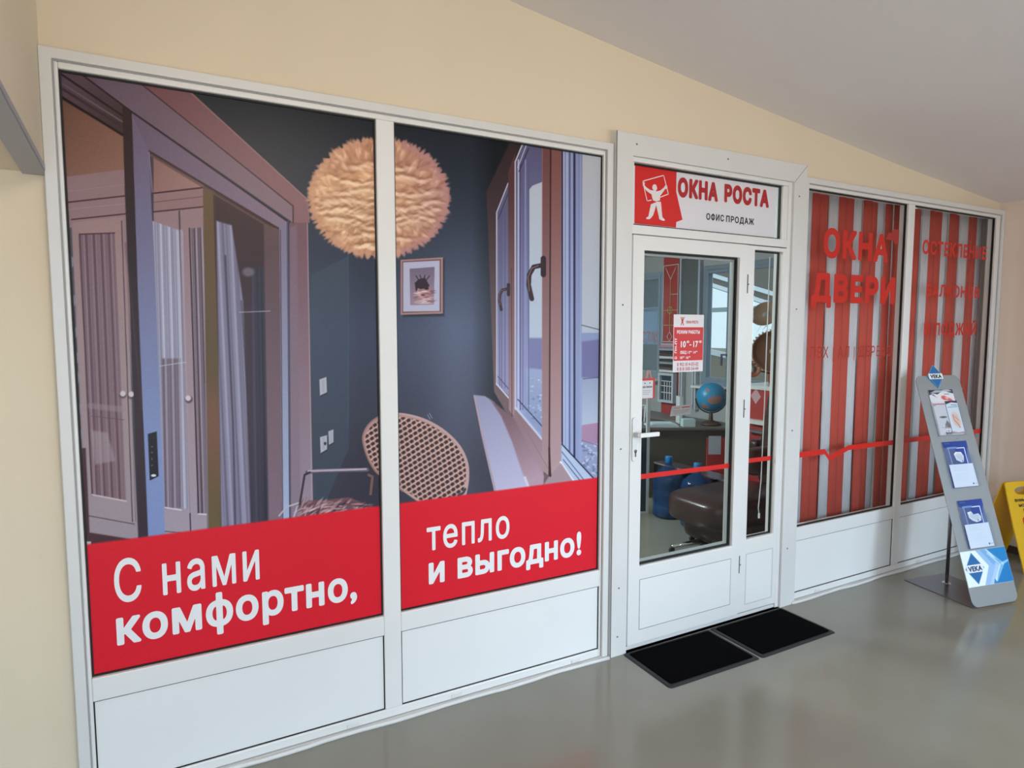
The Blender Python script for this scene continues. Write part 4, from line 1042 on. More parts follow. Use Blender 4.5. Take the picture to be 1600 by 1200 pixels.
# acrylic pockets
ACR = glass_mat('clear_acrylic', (0.96, 0.98, 1.0), 0.9)
for v0 in (1.015, 0.69, 0.327):
    m_ = MB()
    m_.prism([sp_(0.066, v0, 0.016), sp_(0.292, v0, 0.016), sp_(0.292, v0 + 0.20, 0.018), sp_(0.066, v0 + 0.20, 0.018)], PN * 0.002, ACR)
    m_.prism([sp_(0.066, v0 - 0.002, 0.0), sp_(0.292, v0 - 0.002, 0.0), sp_(0.292, v0, 0.0), sp_(0.066, v0, 0.0)], PN * 0.018, ACR)
    m_.prism([sp_(0.064, v0, 0.0), sp_(0.066, v0, 0.0), sp_(0.066, v0 + 0.20, 0.0), sp_(0.064, v0 + 0.20, 0.0)], PN * 0.018, ACR)
    m_.prism([sp_(0.292, v0, 0.0), sp_(0.294, v0, 0.0), sp_(0.294, v0 + 0.20, 0.0), sp_(0.292, v0 + 0.20, 0.0)], PN * 0.018, ACR)
    m_.build('pocket', stand)
VB = mat('logo_blue', (22, 104, 168), 0.35); VL = mat('logo_light_blue', (86, 162, 208), 0.4); VW = mat('logo_white', (236, 240, 246), 0.4)
ROOTS = stand
def diamond(cu_, cv, hw, hh, n0, parent, name, th=0.006, shear=0.0):
    def D(k, n): return [sp_(cu_, cv + hh * k, n), sp_(cu_ + hw * k, cv, n), sp_(cu_, cv - hh * k, n), sp_(cu_ - hw * k, cv, n)]
    mb = MB(); mb.prism(D(1.0, n0), PN * th, VL); o = mb.build(name, parent)
    mb = MB(); mb.prism(D(0.93, n0 + th), PN * 0.0006, VB); mb.build('logo_field', o)
    mb = MB(); mb.prism([sp_(cu_ - hw * 0.88, cv + hh * 0.24, n0 + th + 0.0006), sp_(cu_ + hw * 0.88, cv + hh * 0.24, n0 + th + 0.0006), sp_(cu_ + hw * 0.88, cv - hh * 0.24, n0 + th + 0.0006), sp_(cu_ - hw * 0.88, cv - hh * 0.24, n0 + th + 0.0006)], PN * 0.0006, VW); mb.build('logo_band', o)
    text('VEKA', BLACKV if name == 'logo_topper' else mat('logo_letter_blue', (20, 60, 110), 0.4), sp_(cu_ - hw * 0.72, cv - hh * 0.17, n0 + th + 0.0016), sp_(cu_ + hw * 0.72, cv - hh * 0.17, n0 + th + 0.0016), PV, hh * 0.34, 0.05, 1.1, nrm=PN).build('logo_lettering', o)
    return o
diamond(0.165, 1.398, 0.066, 0.076, 0.001, stand, 'logo_topper')
# printed strip at the foot of the panel
m_ = MB(); m_.prism([sp_(0.001, 0.114, 0.0005), sp_(0.371, 0.114, 0.0005), sp_(0.371, 0.318, 0.0005), sp_(0.001, 0.318, 0.0005)], PN * 0.001, mat('strip_white', (226, 236, 246), 0.35))
ft = m_.build('printed_strip', stand)
def strip_art(P, U, V):
    # u,v in metres, art drawn in millimetres
    P.c[:] = (228, 237, 246)
    B = (26, 128, 190)
    P.poly([(205, 210), (375, 210), (375, -5), (225, -5), (262, 60), (300, 105), (262, 150)], g2((220, 200), B, (370, 10), (18, 118, 184)))
    P.poly([(115, 210), (200, 210), (290, 105), (200, -5), (130, -5), (200, 105)], (150, 186, 224), 3)
    P.poly([(150, 210), (188, 210), (262, 120), (240, 105)], (112, 164, 214), 4, 0.8)
    P.poly([(170, -5), (200, -5), (285, 100), (262, 112)], (176, 204, 234), 5, 0.8)
    P.poly([(205, 175), (228, 190), (330, 105), (240, 10), (222, 22), (290, 105)], (196, 218, 240), 4, 0.6)
    P.poly([(300, 95), (372, 118), (372, 128), (296, 112)], (190, 222, 244), 4, 0.7)
    P.poly([(250, 150), (290, 130), (330, 60), (300, 100)], (84, 160, 212), 6, 0.7)
    P.poly([(205, -2), (222, 30), (240, -2)], B, 2)
grid_obj('strip_artwork', sp_(0.002, 0.115, 0.0018), PU, PV, 0.368, 0.202, 0.0015, strip_art, art_mat('strip_print', 0.35, 0.4), ft, toscreen=lambda co: (((co - PO) @ PU - 0.002) * 1000, ((co - PO) @ PV - 0.115) * 1000), gain=0.9)
diamond(0.086, 0.216, 0.076, 0.092, 0.002, ft, 'strip_logo', 0.0004)

# brochures in the pockets: each its own thing
BRO = art_mat('brochure_print', 0.35, 0.45)
PAPE = mat('paper_edge', (225, 225, 228), 0.7)
def brochure(u0, v0, w, h, n0, fn, label, ang=0.0, name='brochure', th=0.003, group='brochures on the display stand'):
    u = PU * cos(ang) + PV * sin(ang); v = -PU * sin(ang) + PV * cos(ang)
    o = PO + PU * u0 + PV * v0 + PN * n0
    root = empty(name, tuple(o), label, 'brochure', group)
    mb = MB(); mb.prism([o, o + u * w, o + u * w + v * h, o + v * h], PN * th, PAPE); mb.build('pages', root)
    oo = o + PN * (th + 0.0003)
    grid_obj('cover', oo, u, v, w, h, 0.0016, fn, BRO, root, toscreen=lambda co: (((co - oo) @ u) * 1000, ((co - oo) @ v) * 1000), gain=0.9)
def art_flower(P, U, V):
    P.c[:] = (214, 214, 220); P.poly([(-5, 300), (-5, 255), (30, 270), (70, 262), (120, 285), (215, 262), (215, 300)], (34, 42, 66), 2); P.poly([(5, 270), (60, 290), (110, 288), (160, 296), (200, 280), (120, 276)], (200, 204, 214), 3, .8)
    P.poly([(-5, 268), (20, 262), (60, 240), (35, 262)], (40, 46, 74), 3)
    P.disc(120, 238, 26, 14, (214, 90, 84), -0.2, 1, 5); P.disc(158, 226, 32, 11, (208, 96, 92), -0.4, 1, 5); P.disc(140, 236, 16, 6, (234, 170, 168), -0.3, 1, 4); P.line([(128, 262), (168, 262)], 4, (80, 84, 96))
def art_building(P, U, V):
    P.c[:] = (206, 204, 208); P.line([(4, 196), (98, 196)], 6, (168, 70, 84)); P.line([(4, 188), (20, 188)], 4, (168, 70, 84))
    P.poly([(45, 0), (105, 0), (105, 60), (84, 92), (62, 66)], (122, 108, 110), 5); P.disc(75, 30, 34, 16, (222, 222, 228), 0, 1, 5); P.disc(60, 112, 28, 6, (74, 74, 76), 0, 0.9, 6)
    rs = random.Random(6)
    for k in range(60): P.disc(rs.uniform(35, 103), rs.uniform(2, 55), rs.uniform(2, 6), rs.uniform(1, 3), rs.choice([(90, 84, 86), (236, 236, 240), (150, 140, 142)]), rs.uniform(-.4, .4), 0.7)
def art_orange(P, U, V):
    P.c[:] = (218, 220, 228); P.poly([(-2, 190), (50, 202), (102, 196), (102, 215), (-2, 215)], (40, 50, 72), 2); P.line([(44, 186), (92, 182)], 5, (110, 130, 150)); P.line([(14, 172), (92, 172)], 5, (120, 160, 178))
    P.disc(56, 90, 34, 50, (226, 186, 170), 0.2, 0.8, 14); P.line([(38, 120), (40, 88), (62, 62), (72, 40)], 9, (206, 120, 90), 0.8, 6); P.line([(52, 110), (72, 84)], 6, (190, 110, 90), 0.7, 6); P.poly([(-2, -2), (102, -2), (102, 14), (50, 8), (-2, 18)], (170, 130, 120), 4, .8)
brochure(0.074, 1.018, 0.205, 0.292, 0.0015, art_flower, 'tall leaflet with a red flower drawing at the back of the top pocket')
brochure(0.078, 1.020, 0.100, 0.210, 0.006, art_building, 'narrow leaflet with a building photo, left in the top pocket', 0.0)
brochure(0.184, 1.022, 0.100, 0.212, 0.0065, art_orange, 'narrow leaflet with an orange sketch, right in the top pocket', 0.0)
def art_profile(kind):
    def fn(P, U, V):
        P.c[:] = g2((0, 285), (22, 52, 128), (200, 150), (30, 66, 150))(P.x, P.y)
        P.poly([(0, 250), (40, 240), (60, 120), (0, 120)], (96, 108, 140), 3, 0.8); P.poly([(36, 236), (90, 236), (130, 150), (60, 130), (40, 150)], (86, 96, 130), 4, 0.7)
        P.poly([(170, 140), (196, 240), (215, 240), (215, 120)], (110, 122, 156), 3, 0.8)
        P.line([(110, 241), (172, 241), (172, 130)], 6, (212, 222, 240)); P.line([(40, 241), (42, 130)], 5, (176, 190, 220), 0.8); P.line([(34, 244), (104, 244)], 12, (130, 156, 204), 0.8, 3)
        P.line([(20, 272), (60, 272)], 3, (90, 120, 190), 0.8)
        if kind == 0: pts = [(74, 206), (92, 218), (136, 216), (152, 190), (142, 156), (124, 150), (84, 168)]
        else: pts = [(60, 212), (92, 216), (104, 196), (146, 200), (164, 180), (158, 156), (118, 148), (84, 162), (64, 178)]
        P.poly([(x + 3, y - 4) for x, y in pts], (60, 70, 104), 4, 0.8); P.poly(pts, (218, 222, 230), 2); P.poly([(x * 0.7 + 34, y * 0.7 + 58) for x, y in pts], (196, 200, 212), 3, 0.8); P.disc(132, 160, 5, 4, (70, 76, 96))
    return fn
def art_sheet(P, U, V):
    P.c[:] = (222, 226, 236)
    for k in range(5): P.line([(26, 128 - k * 7), (150 - (k % 3) * 18, 128 - k * 7)], 1.6, (196, 202, 214), 0.8)
    for k in range(9): P.line([(26, 84 - k * 6), (150 - (k * 37 % 60), 84 - k * 6)], 1.2, (204, 208, 220), 0.8)
    P.disc(160, 16, 6, 6, (84, 96, 130), 0, 1, 2); P.line([(170, 16), (192, 16)], 3, (150, 158, 180), 0.8)
for v0, kd, w_ in ((0.69, 0, 'upper'), (0.327, 1, 'lower')):
    brochure(0.076, v0 + 0.002, 0.205, 0.284, 0.002, art_profile(kd), 'blue cover brochure with a %s profile in the %s blue pocket' % ('single' if kd == 0 else 'double', w_))
    brochure(0.082, v0 + 0.003, 0.196, 0.140, 0.008, art_sheet, 'plain white leaflet in front of the blue brochure, %s blue pocket' % w_)

#%%WETSIGN
YEL = mat('yellow_plastic', (240, 190, 26), 0.4, noise=0.04, nscale=6)
TH = radians(14)
hu = Vector((cos(TH), -sin(TH), 0)); hn = Vector((-sin(TH), -cos(TH), 0))     # along the hinge; towards the corridor
WX = Vector((5.045, -0.27, 0))
wet = empty('wet_floor_sign', (5.16, -0.30, 0), 'yellow folding wet floor sign standing by the right wall', 'sign')
def leafpts(side, sgn, off):
    """outline of a leaf: (along hinge, down distance) -> world"""
    top = WX + Vector((0, 0, 0.585)); foot = 0.185
    out = []
    for a, d in side:
        t = d / 0.61
        out.append(top + hu * a + hn * (sgn * foot * t + off) - Vector((0, 0, 0.585 * t)))
    return out
W_ = 0.29
outl = [(0.012, 0.0), (W_ - 0.012, 0.0), (W_, 0.015), (W_ + 0.012, 0.30), (W_ + 0.014, 0.61), (W_ - 0.045, 0.61), (W_ - 0.06, 0.535), (0.06, 0.535), (0.045, 0.61), (-0.012, 0.61), (-0.010, 0.30), (0.0, 0.015)]
def leaf_mesh(sgn, name):
    # leaf with an oval grip hole, built from two halves around the hole
    mb = MB(); hc, hd, hw, hh = W_ / 2, 0.062, 0.075, 0.028
    hole = [(hc + hw * cos(a), hd + hh * sin(a)) for a in [2 * pi * k / 24 for k in range(24)]]
    from mathutils.geometry import tessellate_polygon
    P2 = outl + hole; tri = tessellate_polygon([[Vector((a, b_, 0)) for a, b_ in outl], [Vector((a, b_, 0)) for a, b_ in hole]])
    F_ = leafpts(P2, sgn, 0.004 * sgn); Bk = leafpts(P2, sgn, -0.004 * sgn if sgn > 0 else 0.004)
    if sgn < 0: F_ = leafpts(P2, sgn, -0.008); Bk = leafpts(P2, sgn, 0.0)
    else: F_ = leafpts(P2, sgn, 0.008); Bk = leafpts(P2, sgn, 0.0)
    n = len(P2); fs = [tuple(t) for t in tri] + [tuple(n + i for i in t[::-1]) for t in tri]
    for rng in (range(0, len(outl)), range(len(outl), n)):
        rng = list(rng)
        for k in range(len(rng)): a, b_ = rng[k], rng[(k + 1) % len(rng)]; fs.append((a, b_, n + b_, n + a))
    mb.add(F_ + Bk, fs, YEL); return mb.build(name, wet)
ff = leaf_mesh(1, 'front_leaf'); leaf_mesh(-1, 'rear_leaf')
fnrm = (hn * 0.585 + Vector((0, 0, 0.185))).normalized()
def wl(a, d): return leafpts([(a, d)], 1, 0.008)[0] + fnrm * 0.0006
dnv = (wl(0, 0.1) - wl(0, 0.0)).normalized()
def wtext(body, a0_, a1_, d, h, bold=0.05):
    text(body, BLACKV, wl(a0_, d), wl(a1_, d), -dnv, h, bold, 1.05, nrm=fnrm).build('lettering', ff)
wtext('ВНИМАНИЕ!', 0.052, 0.24, 0.135, 0.020)
wtext('МОКРЫЙ', 0.077, 0.215, 0.170, 0.020); wtext('ПОЛ', 0.108, 0.182, 0.203, 0.020)
m_ = MB(); rings = [wl(u_, 0.32 + v_) for u_, v_ in rr(0.085, 0.205, -0.08, 0.08, 0.02, 4)]
m_.tube(rings + [rings[0]], 0.004, mat('warning_red', (214, 60, 40), 0.5), 6); m_.build('warning_frame', ff)
m_ = MB(); m_.prism([wl(0.125, 0.36), wl(0.148, 0.27), (wl(0.160, 0.275)), wl(0.17, 0.36), wl(0.155, 0.36), wl(0.15, 0.32), wl(0.138, 0.36)], fnrm * 0.001, BLACKV); m_.build('slipping_figure', ff)
wtext('CAUTION', 0.09, 0.20, 0.445, 0.018); wtext('WET FLOOR', 0.078, 0.215, 0.475, 0.018)

#%%OFFICE
DG = mat('window_sash_backlit_grey', (132, 146, 162), 0.4)  # white sashes painted grey for the backlit shade on them
DGD = mat('window_sash_dark', (84, 92, 104), 0.45)
def side_window(name, y0, y1, z0, z1, fw, bars=(), mt=DG, handle=None):
    root = empty(name, (XR, (y0 + y1) / 2, z0), kind='structure')
    def fr_(mb, a, b_, c, d, w, x0, x1, mt_):
        mb.box((x0, a, c), (x1, a + w, d), mt_); mb.box((x0, b_ - w, c), (x1, b_, d), mt_)
        mb.box((x0, a + w, c), (x1, b_ - w, c + w), mt_); mb.box((x0, a + w, d - w), (x1, b_ - w, d), mt_)
    mb = MB(); fr_(mb, y0, y1, z0, z1, fw, XR - 0.012, XR + 0.06, mt); mb.build('window_frame', root, bevel=0.004)
    mb = MB(); fr_(mb, y0 + fw, y1 - fw, z0 + fw, z1 - fw, fw * 0.75, XR - 0.02, XR + 0.045, mt); sash = mb.build('sash', root, bevel=0.004)
    for zb_ in bars:
        mb = MB(); mb.box((XR + 0.0, y0 + fw, zb_ - 0.012), (XR + 0.03, y1 - fw, zb_ + 0.012), mt); mb.build('glazing_bar', root)
    mb = MB(); mb.box((XR + 0.02, y0 + fw * 1.5, z0 + fw * 1.5), (XR + 0.024, y1 - fw * 1.5, z1 - fw * 1.5), GLASS_SIDE); mb.build('pane', root)
    if handle is not None:
        hy, hz = handle
        mb = MB(); mb.box((XR - 0.032, hy - 0.014, hz - 0.03), (XR - 0.02, hy + 0.014, hz + 0.035), DGD); mb.box((XR - 0.055, hy - 0.01, hz + 0.0), (XR - 0.032, hy + 0.01, hz + 0.018), DGD)
        mb.box((XR - 0.058, hy + 0.0, hz + 0.0), (XR - 0.046, hy + 0.09, hz + 0.018), DGD); mb.box((XR - 0.058, hy + 0.07, hz - 0.11), (XR - 0.046, hy + 0.09, hz + 0.0), DGD); mb.build('handle', sash)
    mb = MB(); mb.box((XR - 0.14, y0 - 0.03, z0 - 0.04), (XR + 0.02, y1 + 0.03, z0 - 0.01), PVC); mb.build('window_sill', root, bevel=0.005)
    return root
side_window('window_3', 1.70, 2.38, 1.02, 2.36, 0.05)
side_window('window_4', 2.50, 2.96, 1.02, 2.36, 0.05, handle=(2.535, 1.36))
side_window('window_6', -3.7, -2.1, 0.45, 2.25, 0.05, mt=PVC)
# display window with grey shade, a painted reflection band and faint letters
w5 = side_window('window_5', 3.62, 4.6, 1.05, 2.36, 0.05, bars=(1.90,), mt=mat('display_sash_shaded_white', (150, 166, 182), 0.4))  # white sash painted blue-grey, its shaded look put into the colour
SH = mat('grey_roller_shade', (126, 142, 152), 0.7, noise=0.05, nscale=3)
m_ = MB(); m_.box((XR + 0.004, 3.68, 1.93), (XR + 0.01, 4.54, 2.28), SH); m_.box((XR + 0.004, 3.68, 1.12), (XR + 0.01, 4.54, 1.46), SH); m_.build('shade', w5)
m_ = text('СТАВ', mat('faint_letter_pink', (206, 150, 160), 0.6), (XR - 0.004, 4.02, 1.49), (XR - 0.004, 3.70, 1.49), (0, 0, 1), 0.135, 0.02, 1.1, nrm=(-1, 0, 0)); m_.build('faint_lettering', w5)
m_ = MB(); m_.box((XR + 0.012, 3.68, 1.45), (XR + 0.016, 4.54, 1.94), add_translucency(mat('reflected_band_pale_blue', (206, 224, 242), 0.6), 0.7)); m_.build('reflected_band', w5)  # pale blue strip painted in for the bright reflection in the pane
# corridor far windows frames
for nm, a, b_ in (('window_7', -2.0, 1.5), ('window_8', 2.7, 5.1)):
    root = empty(nm, ((a + b_) / 2, YB, 0.28), kind='structure')
    mb = MB(); mb.frame(a, b_, 0.28, 2.22, 0.06, YB - 0.06, YB + 0.0, PVC); mb.build('window_frame', root)
    mb = MB(); mb.box(((a + b_) / 2 - 0.04, YB - 0.06, 0.34), ((a + b_) / 2 + 0.04, YB, 2.16), PVC); mb.build('window_mullion', root)

# what stands outside the side windows
m_ = MB(); EXW = mat('neighbour_render', (150, 140, 122), 0.8); EXS = mat('neighbour_soffit', (120, 112, 102), 0.8); EXT = mat('neighbour_white_trim', (232, 236, 238), 0.6)
m_.box((11.0, 2.0, -1.0), (14.0, 16.0, 1.15), EXW); m_.build  # base wall
nb_ = empty('neighbour_building', (11, 8, -1), 'beige building with a pitched roof and white roof edge seen through the office windows', 'building')
m_.build('wall', nb_)
gz = lambda y: 2.42 + 0.30 * (y - 6.3)
m_ = MB(); m_.prism([(9.0, 1.0, gz(1.0)), (9.0, 14.0, gz(14)), (9.0, 14.0, 8.0), (9.0, 1.0, 8.0)], (0.3, 0, 0), EXS); m_.build('gable', nb_)
for o_ in (0.02, 0.20):
    m_ = MB(); m_.prism([(8.96, 1.0, gz(1.0) + o_), (8.96, 14.0, gz(14) + o_), (8.96, 14.0, gz(14) + o_ + 0.07), (8.96, 1.0, gz(1.0) + o_ + 0.07)], (0.05, 0, 0), EXT); m_.build('roof_edge', nb_)
m_ = MB(); m_.prism([(10.95, 2.0, 0.2), (10.95, 16.0, 2.2), (10.95, 16.0, 2.32), (10.95, 2.0, 0.32)], (0.05, 0, 0), EXT); m_.build('ledge', nb_)
m_ = MB(); m_.box((8.9, 1.0, 1.98), (8.95, 14.0, 2.06), mat('outside_cable_duct', (150, 160, 160), 0.6)); m_.build('beam', nb_)
m_ = MB(); m_.box((5.7, -12, -1.2), (40, 30, -1.0), mat('outside_ground', (150, 152, 148), 0.9, noise=0.1)); g0 = m_.build('outside_ground'); g0['kind'] = 'structure'
m_ = MB(); m_.box((-12, -30, -1.2), (5.7, -4.9, -1.0), mat('outside_ground', (150, 152, 148), 0.9)); g0 = m_.build('outside_ground'); g0['kind'] = 'structure'

# sample boards on the side wall
XW = XR - 0.002
def wallbox(mb, y0, y1, z0, z1, th, mt_, off=0.0): mb.box((XW - off - th, y0, z0), (XW - off, y1, z1), mt_)
REDB = mat('red_sample_board', (182, 64, 62), 0.5)
GOLD = mat('brass_spacer', (214, 190, 120), 0.4, metal=0.3)
sb = empty('sample_board', (XR - 0.03, 3.45, 0.62), 'tall red sample board with white and gold glazing grille on the office wall', 'display board')
m_ = MB(); wallbox(m_, 3.325, 3.60, 0.62, 2.52, 0.03, REDB); m_.build('board', sb)
gr = MB(); G0 = 0.037
def bar(mb, ya, za, yb, zb_, w, mt_): mb.tube([(XW - G0, ya, za), (XW - G0, yb, zb_)], w / 2, mt_, 6)
wh = mat('spacer_white', (226, 214, 216), 0.4)
for a in ((3.335, 2.42, 3.59, 2.42), (3.335, 2.42, 3.335, 1.5), (3.59, 2.42, 3.59, 1.5), (3.335, 1.5, 3.59, 1.5)): bar(gr, *a, 0.010, wh)
bar(gr, 3.37, 2.40, 3.465, 2.25, 0.009, wh); bar(gr, 3.56, 2.40, 3.465, 2.25, 0.009, wh); bar(gr, 3.335, 2.07, 3.465, 2.07, 0.008, wh)
gr.build('white_grille', sb)
gr = MB(); bar(gr, 3.465, 2.25, 3.465, 1.62, 0.011, GOLD); bar(gr, 3.335, 1.88, 3.59, 1.88, 0.010, GOLD); bar(gr, 3.335, 1.70, 3.59, 1.70, 0.010, GOLD); bar(gr, 3.465, 1.62, 3.42, 1.56, 0.01, wh); bar(gr, 3.465, 1.62, 3.51, 1.56, 0.01, wh); bar(gr, 3.42, 1.56, 3.465, 1.51, 0.01, wh); bar(gr, 3.51, 1.56, 3.465, 1.51, 0.01, wh)
ringp = [(XW - G0, 3.465 + 0.04 * cos(a), 1.88 + 0.04 * sin(a)) for a in [2 * pi * k / 16 for k in range(17)]]; gr.tube(ringp, 0.005, GOLD, 6, cap=False)
gr.build('gold_grille', sb)
# colour swatch rack
sw = empty('profile_swatch_rack', (XR - 0.05, 3.45, 1.15), 'small stack of light and dark profile swatches below the grille sample', 'samples')
m_ = MB(); wallbox(m_, 3.33, 3.60, 1.13, 1.48, 0.02, mat('swatch_back', (196, 192, 204), 0.5), 0.031); m_.build('backing', sw)
for k, c in enumerate([(192, 144, 160), (170, 176, 192), (52, 44, 50), (92, 70, 70), (232, 228, 230), (60, 62, 66), (160, 168, 172), (40, 42, 48), (104, 88, 82), (236, 232, 232)]):
    m_ = MB(); z_ = 1.455 - k * 0.033; m_.box((XW - 0.085, 3.34, z_ - 0.028), (XW - 0.052, 3.59, z_), mat('swatch_%d' % k, c, 0.35)); m_.build('swatch', sw, bevel=0.002)
# second grille sample
s2 = empty('grille_sample', (XR - 0.05, 3.44, 0.74), 'white framed glazing grille sample with dark glass below the swatches', 'display board')
def yz_frame(mb, y0, y1, z0, z1, w, x0, x1, mt_):
    mb.box((x0, y0, z0), (x1, y0 + w, z1), mt_); mb.box((x0, y1 - w, z0), (x1, y1, z1), mt_); mb.box((x0, y0 + w, z0), (x1, y1 - w, z0 + w), mt_); mb.box((x0, y0 + w, z1 - w), (x1, y1 - w, z1), mt_)
m_ = MB(); yz_frame(m_, 3.33, 3.60, 0.76, 1.12, 0.03, XW - 0.09, XW - 0.033, mat('sample_frame_white', (206, 214, 224), 0.4)); m_.build('sample_frame', s2)
m_ = MB(); m_.box((XW - 0.06, 3.36, 0.79), (XW - 0.05, 3.57, 1.09), mat('dark_sample_glass', (54, 70, 88), 0.2)); m_.build('glass', s2)
m_ = MB()
for yy in (3.42, 3.465, 3.51): m_.box((XW - 0.064, yy - 0.005, 0.79), (XW - 0.0605, yy + 0.005, 1.02), wh)
for zz in (0.88, 0.96, 1.02): m_.box((XW - 0.0645, 3.36, zz - 0.005), (XW - 0.0605, 3.57, zz + 0.005), wh)
m_.build('grille', s2)
# framed grey roller cassette between boards and window
s3 = empty('roller_blind_sample', (XR - 0.03, 3.12, 1.75), 'dark grey roller blind in a pale frame beside the red sample board', 'blind')
m_ = MB(); yz_frame(m_, 2.97, 3.30, 1.72, 2.50, 0.03, XW - 0.05, XW, mat('pale_frame', (176, 186, 200), 0.4)); m_.build('frame', s3)
m_ = MB(); m_.box((XW - 0.03, 3.0, 1.75), (XW - 0.024, 3.27, 2.47), mat('dark_grey_fabric', (104, 106, 108), 0.8)); m_.build('shade', s3)
# pale uprights under it
for y_, z0, z1, lab in ((3.24, 0.62, 1.70, 'tall pale profile offcut leaning on the office wall'), (3.02, 0.72, 1.28, 'short white profile offcut beside the globe')):
    m_ = MB(); m_.box((XW - 0.06, y_ - 0.03, z0), (XW - 0.004, y_ + 0.03, z1), mat('profile_white', (202, 210, 218), 0.4)); m_.box((XW - 0.08, y_ - 0.008, z0), (XW - 0.06, y_ + 0.008, z1), mat('profile_white', (202, 210, 218), 0.4)); tag(m_.build('window_profile', None, origin=(XW - 0.03, y_, z0), bevel=0.003), lab, 'profile')
# shelf/cupboard under the windows carrying the samples and the globe
CAB = mat('grey_cupboard', (96, 94, 92), 0.6, noise=0.08)
wc = empty('low_wall_cupboard', (5.22, 3.4, 0), 'grey low cupboard along the office window wall', 'cupboard')
m_ = MB(); m_.box((5.02, 2.35, 0.0), (XW - 0.01, 5.0, 0.60), CAB); m_.build('body', wc, bevel=0.004)
m_ = MB(); m_.box((5.0, 2.33, 0.6), (XW - 0.01, 5.02, 0.62), mat('cupboard_top', (120, 118, 116), 0.4)); m_.build('cupboard_top', wc, bevel=0.003)

# writing desk turned towards the door
DA = Vector((4.00, 2.30, 0)); DB = Vector((4.74, 1.905, 0)); du = (DB - DA).normalized(); dn = Vector((-du.y, du.x, 0))  # dn away from door
DESK = mat('desk_dark_laminate', (84, 82, 74), 0.5, noise=0.08, nscale=4)
desk = empty('office_desk', tuple((DA + DB) / 2), 'dark brown office desk behind the water bottles', 'desk')
def dbox(mb, a0, a1, d0, d1, z0, z1, mt_):
    pts = [DA + du * a0 + dn * d0, DA + du * a1 + dn * d0, DA + du * a1 + dn * d1, DA + du * a0 + dn * d1]
    mb.prism([(p.x, p.y, z0) for p in pts], (0, 0, z1 - z0), mt_)
m_ = MB(); dbox(m_, -0.39, 0.855, 0.02, 0.04, 0.03, 0.675, DESK); m_.build('modesty_panel', desk, bevel=0.002)
m_ = MB(); dbox(m_, -0.45, 0.90, -0.03, 0.42, 0.675, 0.70, mat('desk_top_laminate', (98, 92, 84), 0.35)); m_.build('desk_top', desk, bevel=0.003)
for a in (-0.42, 0.86):
    m_ = MB(); dbox(m_, a, a + 0.025, 0.0, 0.42, 0.0, 0.675, DESK); m_.build('side_panel', desk, bevel=0.002)
def D(a, d, z): p = DA + du * a + dn * d; return Vector((p.x, p.y, z))
TOP = 0.70
# papers, leaflets and box on the desk
for k, (a, d, w, h, z, lab) in enumerate(((0.06, 0.02, 0.30, 0.2, 0.7005, 'flat sheets of paper at the front of the desk'), (0.10, 0.04, 0.22, 0.16, 0.718, 'curled leaflets lying on the paper pile'), (-0.22, 0.05, 0.20, 0.2, 0.7005, 'pale papers left on the desk behind the price tag'))):
    m_ = MB()
    for q in range(3):
        pts = [D(a + q * 0.012, d, z), D(a + w, d + q * 0.006, z), D(a + w, d + h, z), D(a, d + h, z)]
        pts = [p + Vector((0, 0, q * 0.005)) for p in pts]; m_.prism(pts, (0, 0, 0.004), mat('paper_blue_white', (206, 222, 230), 0.6))
    tag(m_.build('paper_pile', None, origin=tuple(D(a, d, z))), lab, 'papers')
m_ = MB(); pts = [D(0.40, 0.02, TOP + 0.001), D(0.52, 0.02, TOP + 0.001), D(0.52, 0.12, TOP + 0.001), D(0.40, 0.12, TOP + 0.001)]; m_.prism(pts, (0, 0, 0.075), mat('box_pale_green', (190, 216, 220), 0.5))
tag(m_.build('note_box', None, origin=tuple(pts[0]), bevel=0.002), 'pale green paper box at the desk edge below the globe', 'box')
# card holder with red heading
ch = empty('card_holder', tuple(D(0.42, 0.16, TOP)), 'small white card with red heading standing on the desk left of the globe', 'sign')
m_ = MB(); a0 = D(0.30, 0.14, TOP + 0.09); a1 = D(0.50, 0.14, TOP + 0.11); up_ = Vector((0, 0, 0.10)) + du * 0.02
m_.prism([a0, a1, a1 + up_, a0 + up_], dn * 0.003, mat('card_white', (226, 214, 220), 0.5)); m_.build('card', ch)
m_ = MB(); m_.prism([D(0.40, 0.16, TOP + 0.001), D(0.455, 0.16, TOP + 0.001), D(0.455, 0.20, TOP + 0.001), D(0.40, 0.20, TOP + 0.001)], (0, 0, 0.006), CHROME); m_.tube([D(0.43, 0.17, TOP + 0.006), D(0.43, 0.15, TOP + 0.15)], 0.004, CHROME, 8); m_.build('holder', ch)
e1 = (a1 - a0)
for (t0, t1, f0, c, hh) in ((0.5, 0.9, 0.74, (206, 84, 76), 0.010), (0.12, 0.42, 0.74, (212, 130, 130), 0.006), (0.12, 0.9, 0.5, (206, 160, 166), 0.005), (0.12, 0.88, 0.36, (206, 168, 172), 0.005), (0.12, 0.7, 0.22, (206, 168, 172), 0.005)):
    m_ = MB(); b0 = a0 + e1 * t0 + up_ * f0 - dn * 0.0008; b1 = a0 + e1 * t1 + up_ * f0 - dn * 0.0008
    m_.prism([b0, b1, b1 + Vector((0, 0, hh)), b0 + Vector((0, 0, hh))], dn * 0.0006, mat('card_print_%d' % c[1], c, 0.5)); m_.build('printed_line', ch)
